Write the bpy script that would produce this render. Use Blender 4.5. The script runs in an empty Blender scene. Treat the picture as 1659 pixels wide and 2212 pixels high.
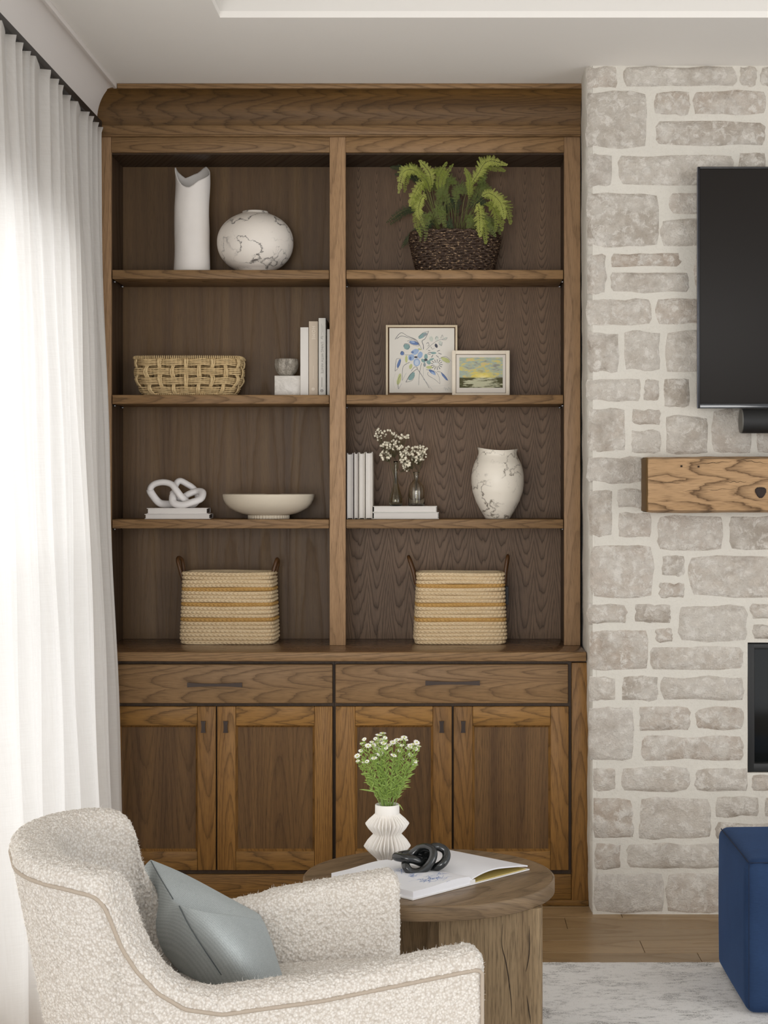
import bpy, bmesh, math, random
import numpy as np
from mathutils import Vector, noise

# ---------------------------------------------------------------- camera, sky, lamps, exposure
SC = bpy.context.scene
COL = SC.collection
F, CX, CY, EYE = 3660.0, 950.0, 1045.0, 1.459      # focal length in pixels, principal point, camera height
W_PX, H_PX = 1659, 2212

cam_d = bpy.data.cameras.new('camera')
cam = bpy.data.objects.new('camera', cam_d); COL.objects.link(cam)
cam.location = (0, 0, EYE); cam.rotation_euler = (math.pi/2, 0, 0)
cam_d.sensor_fit = 'HORIZONTAL'; cam_d.sensor_width = 36.0
cam_d.lens = 36.0*F/W_PX
cam_d.shift_x = -(CX-W_PX/2)/W_PX
cam_d.shift_y = -(H_PX/2-CY)/W_PX
cam_d.clip_start = 0.05; cam_d.clip_end = 60
SC.camera = cam

world = bpy.data.worlds.new('overcast_sky'); SC.world = world; world.use_nodes = True
wb = world.node_tree.nodes['Background']
wb.inputs[0].default_value = (0.93, 0.96, 1.0, 1); wb.inputs[1].default_value = 0.80

def area(name, loc, target, sx, sy, power, col):
    d = bpy.data.lights.new(name, 'AREA'); d.shape = 'RECTANGLE'; d.size = sx; d.size_y = sy
    d.energy = power; d.color = col
    o = bpy.data.objects.new(name, d); COL.objects.link(o); o.location = loc
    v = Vector(target)-Vector(loc); o.rotation_euler = v.to_track_quat('-Z', 'Z').to_euler()
    return o
area('daylight_left_window', (-2.6, 4.2, 1.7), (-1.0, 4.2, 1.2), 3.6, 2.8, 78, (1.0, 0.99, 0.97))
area('daylight_room_windows', (-1.4, -1.9, 1.35), (0.1, 6.0, 1.7), 3.4, 2.5, 195, (1.0, 0.985, 0.96))
area('daylight_far_side', (4.2, 1.4, 1.4), (0.2, 5.5, 1.5), 2.4, 2.3, 45, (1.0, 0.98, 0.95))

SC.view_settings.view_transform = 'Standard'
SC.view_settings.look = 'None'
SC.view_settings.gamma = 1.0
SC.view_settings.use_curve_mapping = False
SC.view_settings.exposure = 0.17
SC.cycles.max_bounces = 7; SC.cycles.diffuse_bounces = 4; SC.cycles.glossy_bounces = 3
SC.cycles.transmission_bounces = 6; SC.cycles.transparent_max_bounces = 8
SC.cycles.caustics_reflective = False; SC.cycles.caustics_refractive = False
SC.cycles.sample_clamp_indirect = 6.0
SC.cycles.adaptive_threshold = 0.03

R = random.Random(7)
BASE = {}

def P(px, py, Y):
    return Vector(((px-CX)*Y/F, Y, EYE-(py-CY)*Y/F))
def X(px, Y): return (px-CX)*Y/F
def Z(py, Y): return EYE-(py-CY)*Y/F
def lin(c):
    return tuple(((v/255)/12.92 if v/255 <= 0.04045 else ((v/255+0.055)/1.055)**2.4) for v in c)

# ---------------------------------------------------------------- node helpers
class NT:
    def __init__(s, name):
        s.m = bpy.data.materials.new(name); s.m.use_nodes = True
        s.t = s.m.node_tree; s.b = s.t.nodes['Principled BSDF']; s.out = s.t.nodes['Material Output']
    def n(s, typ, **kw):
        n = s.t.nodes.new(typ)
        for k, v in kw.items(): setattr(n, k, v)
        return n
    def put(s, sock, v):
        if v is None: return
        if hasattr(v, 'is_linked') or isinstance(v, bpy.types.NodeSocket): s.t.links.new(v, sock)
        else: sock.default_value = v
    def m_(s, op, a, b=None, c=None):
        n = s.n('ShaderNodeMath', operation=op)
        s.put(n.inputs[0], a); s.put(n.inputs[1], b)
        if c is not None: s.put(n.inputs[2], c)
        return n.outputs[0]
    def comb(s, x, y, z):
        n = s.n('ShaderNodeCombineXYZ')
        for i, v in enumerate((x, y, z)): s.put(n.inputs[i], v)
        return n.outputs[0]
    def sep(s, v):
        n = s.n('ShaderNodeSeparateXYZ'); s.put(n.inputs[0], v); return n.outputs
    def obj(s): return s.n('ShaderNodeTexCoord').outputs['Object']
    def rnd(s): return s.n('ShaderNodeObjectInfo').outputs['Random']
    def noise(s, vec, scale=5, detail=3, rough=0.5, dist=0.0, color=False):
        n = s.n('ShaderNodeTexNoise'); s.put(n.inputs['Vector'], vec)
        n.inputs['Scale'].default_value = scale; n.inputs['Detail'].default_value = detail
        n.inputs['Roughness'].default_value = rough; n.inputs['Distortion'].default_value = dist
        return n.outputs['Color' if color else 'Fac']
    def voro(s, vec, scale, feature='F1', out='Distance'):
        n = s.n('ShaderNodeTexVoronoi', feature=feature); s.put(n.inputs['Vector'], vec)
        n.inputs['Scale'].default_value = scale
        return n.outputs[out]
    def ramp(s, f, stops, interp='LINEAR'):
        n = s.n('ShaderNodeValToRGB'); s.put(n.inputs[0], f); r = n.color_ramp; r.interpolation = interp
        while len(r.elements) < len(stops): r.elements.new(0.5)
        for e, (p, c) in zip(r.elements, stops):
            e.position = p; e.color = (c[0], c[1], c[2], 1) if not isinstance(c, (int, float)) else (c, c, c, 1)
        return n.outputs[0]
    def mix(s, f, a, b, blend='MIX'):
        n = s.n('ShaderNodeMix', data_type='RGBA', blend_type=blend)
        s.put(n.inputs[0], f)
        for i, v in ((6, a), (7, b)):
            if isinstance(v, tuple): v = (v[0], v[1], v[2], 1)
            s.put(n.inputs[i], v)
        return n.outputs[2]
    def vscale(s, vec, sc):
        n = s.n('ShaderNodeVectorMath', operation='MULTIPLY'); s.put(n.inputs[0], vec); n.inputs[1].default_value = sc
        return n.outputs[0]
    def vadd(s, a, b):
        n = s.n('ShaderNodeVectorMath', operation='ADD'); s.put(n.inputs[0], a); s.put(n.inputs[1], b)
        return n.outputs[0]
    def bump(s, h, strength=0.3, dist=0.002):
        n = s.n('ShaderNodeBump'); n.inputs['Strength'].default_value = strength
        n.inputs['Distance'].default_value = dist; s.put(n.inputs['Height'], h)
        s.t.links.new(n.outputs[0], s.b.inputs['Normal'])
    def fin(s, col=None, rough=0.5, spec=None, metal=None, **kw):
        if col is not None: s.put(s.b.inputs['Base Color'], (col[0], col[1], col[2], 1) if isinstance(col, tuple) else col)
        s.put(s.b.inputs['Roughness'], rough)
        if spec is not None: s.b.inputs['Specular IOR Level'].default_value = spec
        if metal is not None: s.b.inputs['Metallic'].default_value = metal
        for k, v in kw.items(): s.put(s.b.inputs[k.replace('_', ' ')], v)
        return s.m

def plain(name, rgb, rough=0.6, mottled=0.06, scale=30, bump=0.0, spec=None, metal=None):
    t = NT(name); c = lin(rgb)
    f = t.noise(t.obj(), scale, 4, 0.6)
    a = tuple(v*(1-mottled) for v in c); b = tuple(min(1, v*(1+mottled)) for v in c)
    col = t.mix(f, a, b)
    if bump: t.bump(t.noise(t.obj(), scale*8, 4, 0.6), bump, 0.001)
    return t.fin(col, rough, spec, metal)

def wood(name, light, dark, line, along='z', leaf=0.2, ring=0.009, tilt=0.045, lines=0.6, pores=0.35,
         stripes=0.35, rough=0.42, wobble=0.012, spec=0.22, bands=0.0, mono=None, kk=0.9):
    """growth rings cut by a slightly tilted board: cathedral arches where the cut runs through the heart"""
    t = NT(name); o = t.sep(t.obj()); rnd = t.rnd()
    ax = {'x': (0, 2, 1), 'z': (2, 0, 1), 'y': (1, 0, 2)}[along]
    v, u, w = o[ax[0]], o[ax[1]], o[ax[2]]
    off = t.m_('MULTIPLY', rnd, 3.7)
    u1 = t.m_('ADD', t.m_('ADD', u, t.m_('MULTIPLY', w, 0.4)), off)
    v1 = t.m_('ADD', v, t.m_('MULTIPLY', off, 2.3))
    nv = t.comb(t.m_('MULTIPLY', u1, 14), t.m_('MULTIPLY', v1, 2.2), w)
    big = t.noise(nv, 1.0, 2, 0.5)
    nv2 = t.comb(t.m_('MULTIPLY', u1, 60), t.m_('MULTIPLY', v1, 14), w)
    small = t.noise(nv2, 1.0, 3, 0.6)
    idx = t.m_('FLOOR', t.m_('DIVIDE', u1, leaf))
    mm = t.m_('SUBTRACT', t.m_('PINGPONG', u1, leaf*0.5), leaf*0.21)
    sw = t.m_('MULTIPLY', t.m_('SUBTRACT', big, 0.5), wobble*3)
    mm = t.m_('ADD', mm, sw)
    hv = t.m_('ADD', t.m_('MULTIPLY', v1, tilt), t.m_('MULTIPLY', t.m_('SUBTRACT', small, 0.5), wobble*0.45))
    hv = t.m_('ADD', hv, t.m_('MULTIPLY', idx, 0.037))
    hp = t.m_('PINGPONG', hv, 0.12)
    if mono is not None:
        hp = t.m_('ADD', t.m_('SUBTRACT', t.m_('ADD', 0.24, t.m_('MULTIPLY', big, 0.02)), t.m_('MULTIPLY', t.m_('POWER', t.m_('MAXIMUM', t.m_('ADD', v, 0.02), 0.0), 1.4), tilt)), t.m_('ADD', t.m_('MULTIPLY', t.m_('SUBTRACT', small, 0.5), wobble*0.8), t.m_('MULTIPLY', t.m_('FRACT', t.m_('MULTIPLY', idx, 0.37)), 0.034)))
    rr = t.m_('SQRT', t.m_('ADD', t.m_('POWER', t.m_('ABSOLUTE', t.m_('MULTIPLY', mm, kk)), 2.0), t.m_('POWER', t.m_('ABSOLUTE', t.m_('ADD', hp, 0.004)), 2.0)))
    ph = t.m_('FRACT', t.m_('DIVIDE', t.m_('ADD', rr, t.m_('MULTIPLY', big, wobble*0.6)), ring))
    ln = t.ramp(ph, [(0.0, 0.35), (0.12, 0.0), (0.6, 0.06), (0.86, 0.55), (0.96, 1.0), (1.0, 0.35)])
    po = t.noise(t.comb(t.m_('MULTIPLY', u1, 520), t.m_('MULTIPLY', v1, 22), w), 1.0, 2, 0.5)
    po = t.ramp(po, [(0.5, 0.0), (0.72, 1.0)])
    st = t.noise(t.comb(t.m_('MULTIPLY', u1, 26), t.m_('MULTIPLY', v1, 0.7), w), 1.0, 3, 0.6)
    st = t.ramp(st, [(0.3, 0.0), (0.7, 1.0)])
    col = t.mix(t.m_('MULTIPLY', st, stripes), lin(light), lin(dark))
    tone = t.m_('ADD', 0.86, t.m_('MULTIPLY', rnd, 0.28))
    if bands:
        bn = t.noise(t.comb(t.m_('MULTIPLY', t.m_('FLOOR', t.m_('MULTIPLY', u1, 26.0)), 3.17), 0.0, 0.0), 1.0, 0, 0)
        col = t.mix(t.m_('MULTIPLY', bn, bands), col, lin(dark))
    col = t.mix(t.m_('MULTIPLY', ln, lines), col, lin(line))
    col = t.mix(t.m_('MULTIPLY', po, pores), col, lin(line))
    col = t.mix(1.0, col, t.comb(tone, tone, tone), 'MULTIPLY')
    t.bump(t.m_('SUBTRACT', 1.0, t.m_('ADD', t.m_('MULTIPLY', po, 0.5), t.m_('MULTIPLY', ln, 0.5))), 0.15, 0.0006)
    return t.fin(col, t.m_('ADD', rough, t.m_('MULTIPLY', ln, 0.12)), spec)

# ---------------------------------------------------------------- geometry helpers (all in world metres)
def tag(o, label=None, cat=None, group=None, kind=None):
    if label: o['label'] = label
    if cat: o['category'] = cat
    if group: o['group'] = group
    if kind: o['kind'] = kind
    return o

def thing(name, base, label, cat, group=None):
    o = bpy.data.objects.new(name, None); COL.objects.link(o); o.location = base
    o.empty_display_size = 0.05
    BASE[o] = Vector(base)
    return tag(o, label, cat, group)

def put(name, vf, mat, parent=None, base=None, smooth=True, label=None, cat=None, group=None, kind=None, auto=None):
    """vf = (verts, faces) in world space -> one mesh object, local to its thing"""
    vs, fs = vf
    b = BASE[parent] if parent is not None else Vector(base if base is not None else (0, 0, 0))
    va = np.asarray([tuple(v) for v in vs] if not isinstance(vs, np.ndarray) else vs, dtype=float) - np.array(b)
    me = bpy.data.meshes.new(name)
    me.from_pydata(va.tolist(), [], fs if isinstance(fs, list) else fs.tolist())
    if smooth:
        me.polygons.foreach_set('use_smooth', [True]*len(me.polygons))
        if auto: me.set_sharp_from_angle(angle=math.radians(auto))
    me.materials.append(mat); me.update()
    o = bpy.data.objects.new(name, me); COL.objects.link(o)
    if parent is not None: o.parent = parent
    else: o.location = b
    BASE[o] = b
    return tag(o, label, cat, group, kind)

def box_vf(x0, x1, y0, y1, z0, z1, bev=0.0):
    if x1 < x0: x0, x1 = x1, x0
    if y1 < y0: y0, y1 = y1, y0
    if z1 < z0: z0, z1 = z1, z0
    bm = bmesh.new(); bmesh.ops.create_cube(bm, size=1)
    for v in bm.verts:
        v.co = Vector(((x0+x1)/2+v.co.x*(x1-x0), (y0+y1)/2+v.co.y*(y1-y0), (z0+z1)/2+v.co.z*(z1-z0)))
    if bev:
        bev = min(bev, 0.45*min(x1-x0, y1-y0, z1-z0))
        bmesh.ops.bevel(bm, geom=list(bm.edges), offset=bev, segments=2, affect='EDGES', profile=0.5)
    bm.verts.ensure_lookup_table()
    vs = [v.co.copy() for v in bm.verts]; fs = [[v.index for v in f.verts] for f in bm.faces]
    bm.free(); return vs, fs

def join(*parts):
    V, Fc = [], []
    for vs, fs in parts:
        k = len(V); V.extend([Vector(v) for v in vs]); Fc.extend([[i+k for i in f] for f in fs])
    return V, Fc

def xf(vf, rot=0.0, axis='Z', pivot=(0, 0, 0), move=(0, 0, 0)):
    from mathutils import Matrix
    M = Matrix.Rotation(rot, 3, axis); p = Vector(pivot)
    return [M@(Vector(v)-p)+p+Vector(move) for v in vf[0]], vf[1]

def box(name, x0, x1, y0, y1, z0, z1, mat, parent=None, bev=0.002, **kw):
    return put(name, box_vf(x0, x1, y0, y1, z0, z1, bev), mat, parent, smooth=True, auto=50, **kw)

def lathe_vf(prof, c, seg=64, radfn=None, closed=False):
    """prof = [(radius, z)]; radfn(angle, r, z) -> (r, z) lets a profile vary round the axis"""
    V, Fc = [], []; n = len(prof)
    for i in range(seg):
        a = 2*math.pi*i/seg
        for r, z in prof:
            rr, zz = radfn(a, r, z) if radfn else (r, z)
            V.append((c[0]+rr*math.cos(a), c[1]+rr*math.sin(a), zz))
    for i in range(seg):
        j = (i+1) % seg
        for k in range(n-1):
            Fc.append([i*n+k, j*n+k, j*n+k+1, i*n+k+1])
        if closed: Fc.append([i*n+n-1, j*n+n-1, j*n, i*n])
    return V, Fc

def tube_vf(pts, rad, seg=8, closed=False, cap=True, squash=1.0, up=None):
    pts = [Vector(p) for p in pts]; n = len(pts)
    rad = rad if isinstance(rad, (list, tuple)) else [rad]*n
    V, Fc = [], []; prev = None
    for i in range(n):
        if closed: tg = pts[(i+1) % n]-pts[i-1]
        else: tg = pts[min(i+1, n-1)]-pts[max(i-1, 0)]
        tg.normalize()
        if prev is None:
            ref = Vector(up) if up else (Vector((0, 0, 1)) if abs(tg.z) < 0.9 else Vector((1, 0, 0)))
            nn = (ref-tg*ref.dot(tg)).normalized()
        else:
            nn = (prev-tg*prev.dot(tg)).normalized()
        prev = nn; bn = tg.cross(nn)
        for k in range(seg):
            a = 2*math.pi*k/seg
            V.append(pts[i]+nn*math.cos(a)*rad[i]*squash+bn*math.sin(a)*rad[i])
    for i in range(n if closed else n-1):
        j = (i+1) % n
        for k in range(seg):
            l = (k+1) % seg
            Fc.append([i*seg+k, i*seg+l, j*seg+l, j*seg+k])
    if cap and not closed:
        Fc.append(list(range(seg))[::-1]); Fc.append([(n-1)*seg+k for k in range(seg)])
    return V, Fc

def grid_faces(nu, nv, wrap_u=False):
    Fc = []
    for i in range(nu if wrap_u else nu-1):
        j = (i+1) % nu
        for k in range(nv-1): Fc.append([i*nv+k, j*nv+k, j*nv+k+1, i*nv+k+1])
    return Fc

def smoothpath(pts, n=12):
    pts = [Vector(p) for p in pts]; out = []
    for i in range(len(pts)-1):
        p0 = pts[max(i-1, 0)]; p1 = pts[i]; p2 = pts[i+1]; p3 = pts[min(i+2, len(pts)-1)]
        for k in range(n):
            t = k/n
            out.append(0.5*((2*p1)+(p2-p0)*t+(2*p0-5*p1+4*p2-p3)*t*t+(3*p1-p0-3*p2+p3)*t**3))
    out.append(pts[-1]); return out

def prism_vf(poly, lo, hi, axis='y'):
    """poly of 2-D points; axis y: (x,z) pushed from lo to hi in y; axis x: (y,z); axis z: (x,y)"""
    mk = {'y': lambda p, t: (p[0], t, p[1]), 'x': lambda p, t: (t, p[0], p[1]), 'z': lambda p, t: (p[0], p[1], t)}[axis]
    n = len(poly)
    V = [mk(p, lo) for p in poly]+[mk(p, hi) for p in poly]
    Fc = [list(range(n))[::-1], list(range(n, 2*n))]+[[i, (i+1) % n, n+(i+1) % n, n+i] for i in range(n)]
    return V, Fc
# ---------------------------------------------------------------- materials
def wall_paint(name, rgb, bump=0.05):
    return plain(name, rgb, 0.85, 0.015, 3, bump)
M_CEIL = wall_paint('ceiling_paint', (240, 236, 230))
M_WALL = wall_paint('wall_paint', (216, 210, 202))
M_TRIM = plain('trim_paint', (238, 232, 227), 0.55, 0.01, 3)
M_FRONT = wood('cabinet_wood_upright', (164, 132, 99), (132, 102, 73), (74, 54, 35), 'z', 0.19, 0.0055, 0.02, 0.35, 0.45, 0.5, wobble=0.005)
M_FRONTH = wood('cabinet_wood_level', (146, 115, 80), (112, 83, 53), (56, 39, 23), 'x', 0.16, 0.0062, 0.05, 0.55, 0.4, 0.5, wobble=0.009)
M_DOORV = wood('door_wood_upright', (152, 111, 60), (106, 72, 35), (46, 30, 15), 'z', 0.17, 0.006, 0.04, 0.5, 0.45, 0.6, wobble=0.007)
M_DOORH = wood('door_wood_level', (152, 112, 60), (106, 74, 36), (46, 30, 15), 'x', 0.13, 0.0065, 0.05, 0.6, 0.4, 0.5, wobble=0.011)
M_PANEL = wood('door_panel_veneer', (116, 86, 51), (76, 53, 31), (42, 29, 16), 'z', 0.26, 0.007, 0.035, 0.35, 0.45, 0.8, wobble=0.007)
M_BACKL = wood('back_veneer_straight', (122, 96, 62), (82, 61, 43), (54, 40, 28), 'z', 0.3, 0.012, 0.02, 0.08, 0.3, 0.75, 0.4, bands=0.9)
M_BACKR = wood('back_veneer_cathedral', (122, 96, 72), (92, 70, 51), (44, 31, 21), 'z', 0.155, 0.0062, 0.11, 0.66, 0.4, 0.45, 0.4, wobble=0.005, mono=1.9, kk=2.3)
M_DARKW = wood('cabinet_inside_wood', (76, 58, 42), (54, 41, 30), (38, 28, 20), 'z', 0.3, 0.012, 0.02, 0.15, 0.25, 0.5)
M_TOPW = wood('counter_wood', (120, 90, 62), (88, 64, 42), (56, 38, 26), 'x', 0.2, 0.012, 0.04, 0.3, 0.3, 0.4, rough=0.2, spec=0.5)
M_CROWN = wood('crown_wood', (118, 87, 48), (68, 47, 24), (38, 25, 12), 'x', 0.11, 0.006, 0.06, 0.5, 0.35, 0.9, wobble=0.012)
M_TABLE = wood('table_wood', (134, 112, 86), (104, 84, 62), (52, 40, 28), 'x', 0.22, 0.012, 0.05, 0.4, 0.5, 0.5, rough=0.38)
M_TABLEV = wood('table_leg_wood', (150, 128, 98), (112, 90, 64), (50, 38, 26), 'z', 0.24, 0.009, 0.04, 0.35, 0.6, 0.6, rough=0.5, wobble=0.007)
M_BEAM = wood('mantel_wood', (192, 156, 116), (160, 124, 84), (66, 42, 22), 'x', 0.15, 0.0065, 0.045, 0.8, 0.4, 0.4, rough=0.55, wobble=0.009)
M_BEAMEND = wood('mantel_end_wood', (112, 84, 44), (88, 62, 30), (56, 38, 18), 'z', 0.1, 0.02, 0.01, 0.2, 0.4, 0.5, rough=0.6)
M_FLOOR = wood('floor_oak', (172, 144, 106), (140, 112, 76), (104, 78, 50), 'x', 0.16, 0.012, 0.03, 0.3, 0.35, 0.6, rough=0.3, spec=0.5)
M_STEEL = plain('dark_bronze', (58, 50, 46), 0.35, 0.1, 200, 0, 0.5, 0.85)
M_PIN = plain('shelf_pin_steel', (170, 170, 172), 0.25, 0.05, 300, 0, 0.5, 0.9)
M_BLACK = plain('black_track', (30, 28, 27), 0.45, 0.1, 60)

def stone_mat():
    t = NT('limewashed_stone'); o = t.obj(); rnd = t.rnd()
    pos = t.vadd(o, t.comb(t.m_('MULTIPLY', rnd, 31.0), t.m_('MULTIPLY', rnd, 17.0), 0.0))
    base = t.ramp(rnd, [(0.0, lin((196, 181, 166))), (0.2, lin((211, 200, 188))), (0.4, lin((188, 177, 164))), (0.6, lin((216, 208, 197))), (0.8, lin((203, 190, 176))), (1.0, lin((218, 211, 202)))])
    n1 = t.noise(pos, 14, 5, 0.65)
    c = t.mix(t.ramp(n1, [(0.40, 0.0), (0.60, 0.85)]), base, lin((222, 215, 205)))
    n2 = t.noise(pos, 34, 6, 0.75, 0.4)
    c = t.mix(t.ramp(n2, [(0.50, 0.0), (0.60, 0.85)]), c, lin((236, 230, 221)))
    n3 = t.noise(pos, 9, 4, 0.6)
    c = t.mix(t.ramp(n3, [(0.56, 0.0), (0.75, 0.55)]), c, lin((158, 143, 128)))
    n4 = t.noise(pos, 150, 5, 0.7)
    c = t.mix(t.ramp(n4, [(0.56, 0.0), (0.7, 0.35)]), c, lin((150, 136, 120)))
    h = t.m_('ADD', t.m_('MULTIPLY', n2, 1.1), t.m_('ADD', t.m_('MULTIPLY', n4, 0.35), t.m_('MULTIPLY', n1, 1.4)))
    t.bump(h, 0.9, 0.014)
    return t.fin(c, 0.95, 0.15)
def mortar_mat():
    t = NT('lime_mortar'); o = t.obj()
    n1 = t.noise(o, 9, 5, 0.6); n2 = t.noise(o, 160, 5, 0.7); n3 = t.noise(o, 38, 4, 0.6)
    c = t.mix(n1, lin((206, 201, 191)), lin((220, 215, 205)))
    c = t.mix(t.ramp(n2, [(0.55, 0.0), (0.75, 0.35)]), c, lin((176, 166, 152)))
    t.bump(t.m_('ADD', t.m_('MULTIPLY', n2, 0.3), t.m_('ADD', n3, t.m_('MULTIPLY', n1, 0.8))), 0.6, 0.007)
    return t.fin(c, 0.95, 0.15)
M_STONE, M_MORTAR = stone_mat(), mortar_mat()

def sheer_mat():
    t = NT('sheer_linen'); o = t.obj(); s = t.sep(o)
    a = t.noise(t.comb(s[0], t.m_('MULTIPLY', s[1], 420), t.m_('MULTIPLY', s[2], 14)), 1, 3, 0.6)
    b = t.noise(t.comb(s[0], t.m_('MULTIPLY', s[1], 22), t.m_('MULTIPLY', s[2], 500)), 1, 2, 0.6)
    f = t.m_('MULTIPLY', t.m_('ADD', a, b), 0.5)
    col = t.mix(f, lin((228, 224, 219)), lin((250, 248, 245)))
    t.put(t.b.inputs['Base Color'], col); t.b.inputs['Roughness'].default_value = 0.95
    t.b.inputs['Specular IOR Level'].default_value = 0.1
    tr = t.n('ShaderNodeBsdfTranslucent'); t.put(tr.inputs[0], col)
    mx = t.n('ShaderNodeMixShader'); mx.inputs[0].default_value = 0.5
    t.t.links.new(t.b.outputs[0], mx.inputs[1]); t.t.links.new(tr.outputs[0], mx.inputs[2])
    t.t.links.new(mx.outputs[0], t.out.inputs[0])
    return t.m
M_SHEER = sheer_mat()

# ---------------------------------------------------------------- setting
Y1 = 5.856      # door faces
YC = 5.84       # counter front
YB = 5.88       # base frame
YF = 6.07       # upper frame
YK = 6.33       # shelf back
YS = 5.742      # stone face
XL = -1.232     # left wall
ZC = 2.875      # ceiling

# floor: slab and planks
fl = put('floor', box_vf(-1.6, 3.2, 0.6, 6.6, -0.06, -0.012), plain('subfloor', (70, 52, 34), 0.9), kind='structure', smooth=False)
pw = 0.142; y = 6.55; row = 0
while y > 2.4:
    r = random.Random(40+row); x = -1.6-r.random()*1.2
    while x < 3.2:
        L = 0.9+r.random()*1.3; a, b = max(x, -1.6), min(x+L, 3.2)
        if b-a > 0.05:
            cx = (a+b)/2
            vf = box_vf(a+0.0007, b-0.0007, y-pw+0.0008, y-0.0008, -0.012, 0.0, 0.0012)
            me_o = put('plank', vf, M_FLOOR, fl, smooth=False)
            # each plank keeps its own origin so the grain differs
            me = me_o.data; me.transform(__import__('mathutils').Matrix.Translation((-cx, -y, 0))); me_o.location = (cx, y, 0)
        x += L
    y -= pw; row += 1

# ceiling with raised tray
tx0, ty1, zt = X(475, (ZC-EYE)*F/(CY-38)), (ZC-EYE)*F/(CY-38), 3.10
cl = join(box_vf(-1.6, 3.2, ty1, 6.6, ZC, ZC+0.02), box_vf(-1.6, tx0, 0.6, ty1, ZC, ZC+0.02), box_vf(2.9, 3.2, 0.6, ty1, ZC, ZC+0.02))
put('ceiling', cl, M_CEIL, kind='structure', smooth=False)
put('ceiling', join(box_vf(tx0-0.02, 2.92, 0.6, ty1+0.02, zt, zt+0.03), box_vf(tx0-0.03, 2.92, ty1, ty1+0.03, ZC+0.02, zt), box_vf(tx0-0.03, tx0, 0.6, ty1, ZC+0.02, zt)),
    wall_paint('tray_paint', (226, 222, 216)), kind='structure', smooth=False)
# walls
wy0, wy1, wz0, wz1 = 1.3, 5.52, 0.10, 2.305
put('wall_left', join(box_vf(XL-0.16, XL, wy1, 6.6, -0.02, ZC), box_vf(XL-0.16, XL, 0.6, wy0, -0.02, ZC),
    box_vf(XL-0.16, XL, wy0, wy1, wz1, ZC), box_vf(XL-0.16, XL, wy0, wy1, -0.02, wz0)), M_WALL, kind='structure', smooth=False)
put('wall_back', box_vf(-1.6, 3.2, 6.40, 6.6, -0.02, ZC), M_WALL, kind='structure', smooth=False)
# window: frame, mullions, panes
win = thing('window_1', (XL-0.1, (wy0+wy1)/2, wz0), None, None); tag(win, kind='structure')
M_WF = plain('window_paint', (232, 230, 226), 0.4, 0.01)
box('window_frame', XL-0.12, XL-0.05, wy0, wy1, wz0, wz0+0.07, M_WF, win, 0.003)
box('window_frame', XL-0.12, XL-0.05, wy0, wy1, wz1-0.07, wz1, M_WF, win, 0.003)
for yy in (wy0, (wy0+wy1)/2-0.035, wy1-0.07):
    box('window_frame', XL-0.12, XL-0.05, yy, yy+0.07, wz0, wz1, M_WF, win, 0.003)
box('glazing_bar', XL-0.11, XL-0.06, wy0, wy1, 1.12, 1.165, M_WF, win, 0.003)
t = NT('window_glass'); gl = t.n('ShaderNodeBsdfGlossy'); gl.inputs['Roughness'].default_value = 0.02
tr = t.n('ShaderNodeBsdfTransparent'); mx = t.n('ShaderNodeMixShader'); mx.inputs[0].default_value = 0.06
t.t.links.new(tr.outputs[0], mx.inputs[1]); t.t.links.new(gl.outputs[0], mx.inputs[2]); t.t.links.new(mx.outputs[0], t.out.inputs[0])
for a, b in ((wy0+0.07, (wy0+wy1)/2-0.035), ((wy0+wy1)/2+0.035, wy1-0.07)):
    for c, d in ((wz0+0.07, 1.12), (1.165, wz1-0.07)):
        put('pane', box_vf(XL-0.088, XL-0.084, a, b, c, d), t.m, win, smooth=False)
# cove moulding along the left wall (white), its fillet at the ceiling
def cove(p0, p1, n=14):
    """quarter hollow from the wall (depth 0, low) out to the ceiling (depth d, high)"""
    return [(p0[0]+(p1[0]-p0[0])*(1-math.cos(a)), p0[1]+(p1[1]-p0[1])*math.sin(a)) for a in [math.pi/2*i/n for i in range(n+1)]]
xc = X(252, 5.99)
pr = cove((XL+0.005, 2.757), (xc-0.012, 2.862))
poly = [(XL, 2.750)]+[(XL+0.005, 2.750)]+pr+[(xc-0.012, ZC), (XL, ZC)]
put('trim_1', prism_vf(poly, 1.0, 6.07, 'y'), M_TRIM, kind='structure', auto=40)
put('trim_2', box_vf(xc-0.012, xc, 1.0, 5.995, 2.857, ZC, 0.002), M_TRIM, kind='structure', auto=40)

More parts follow.
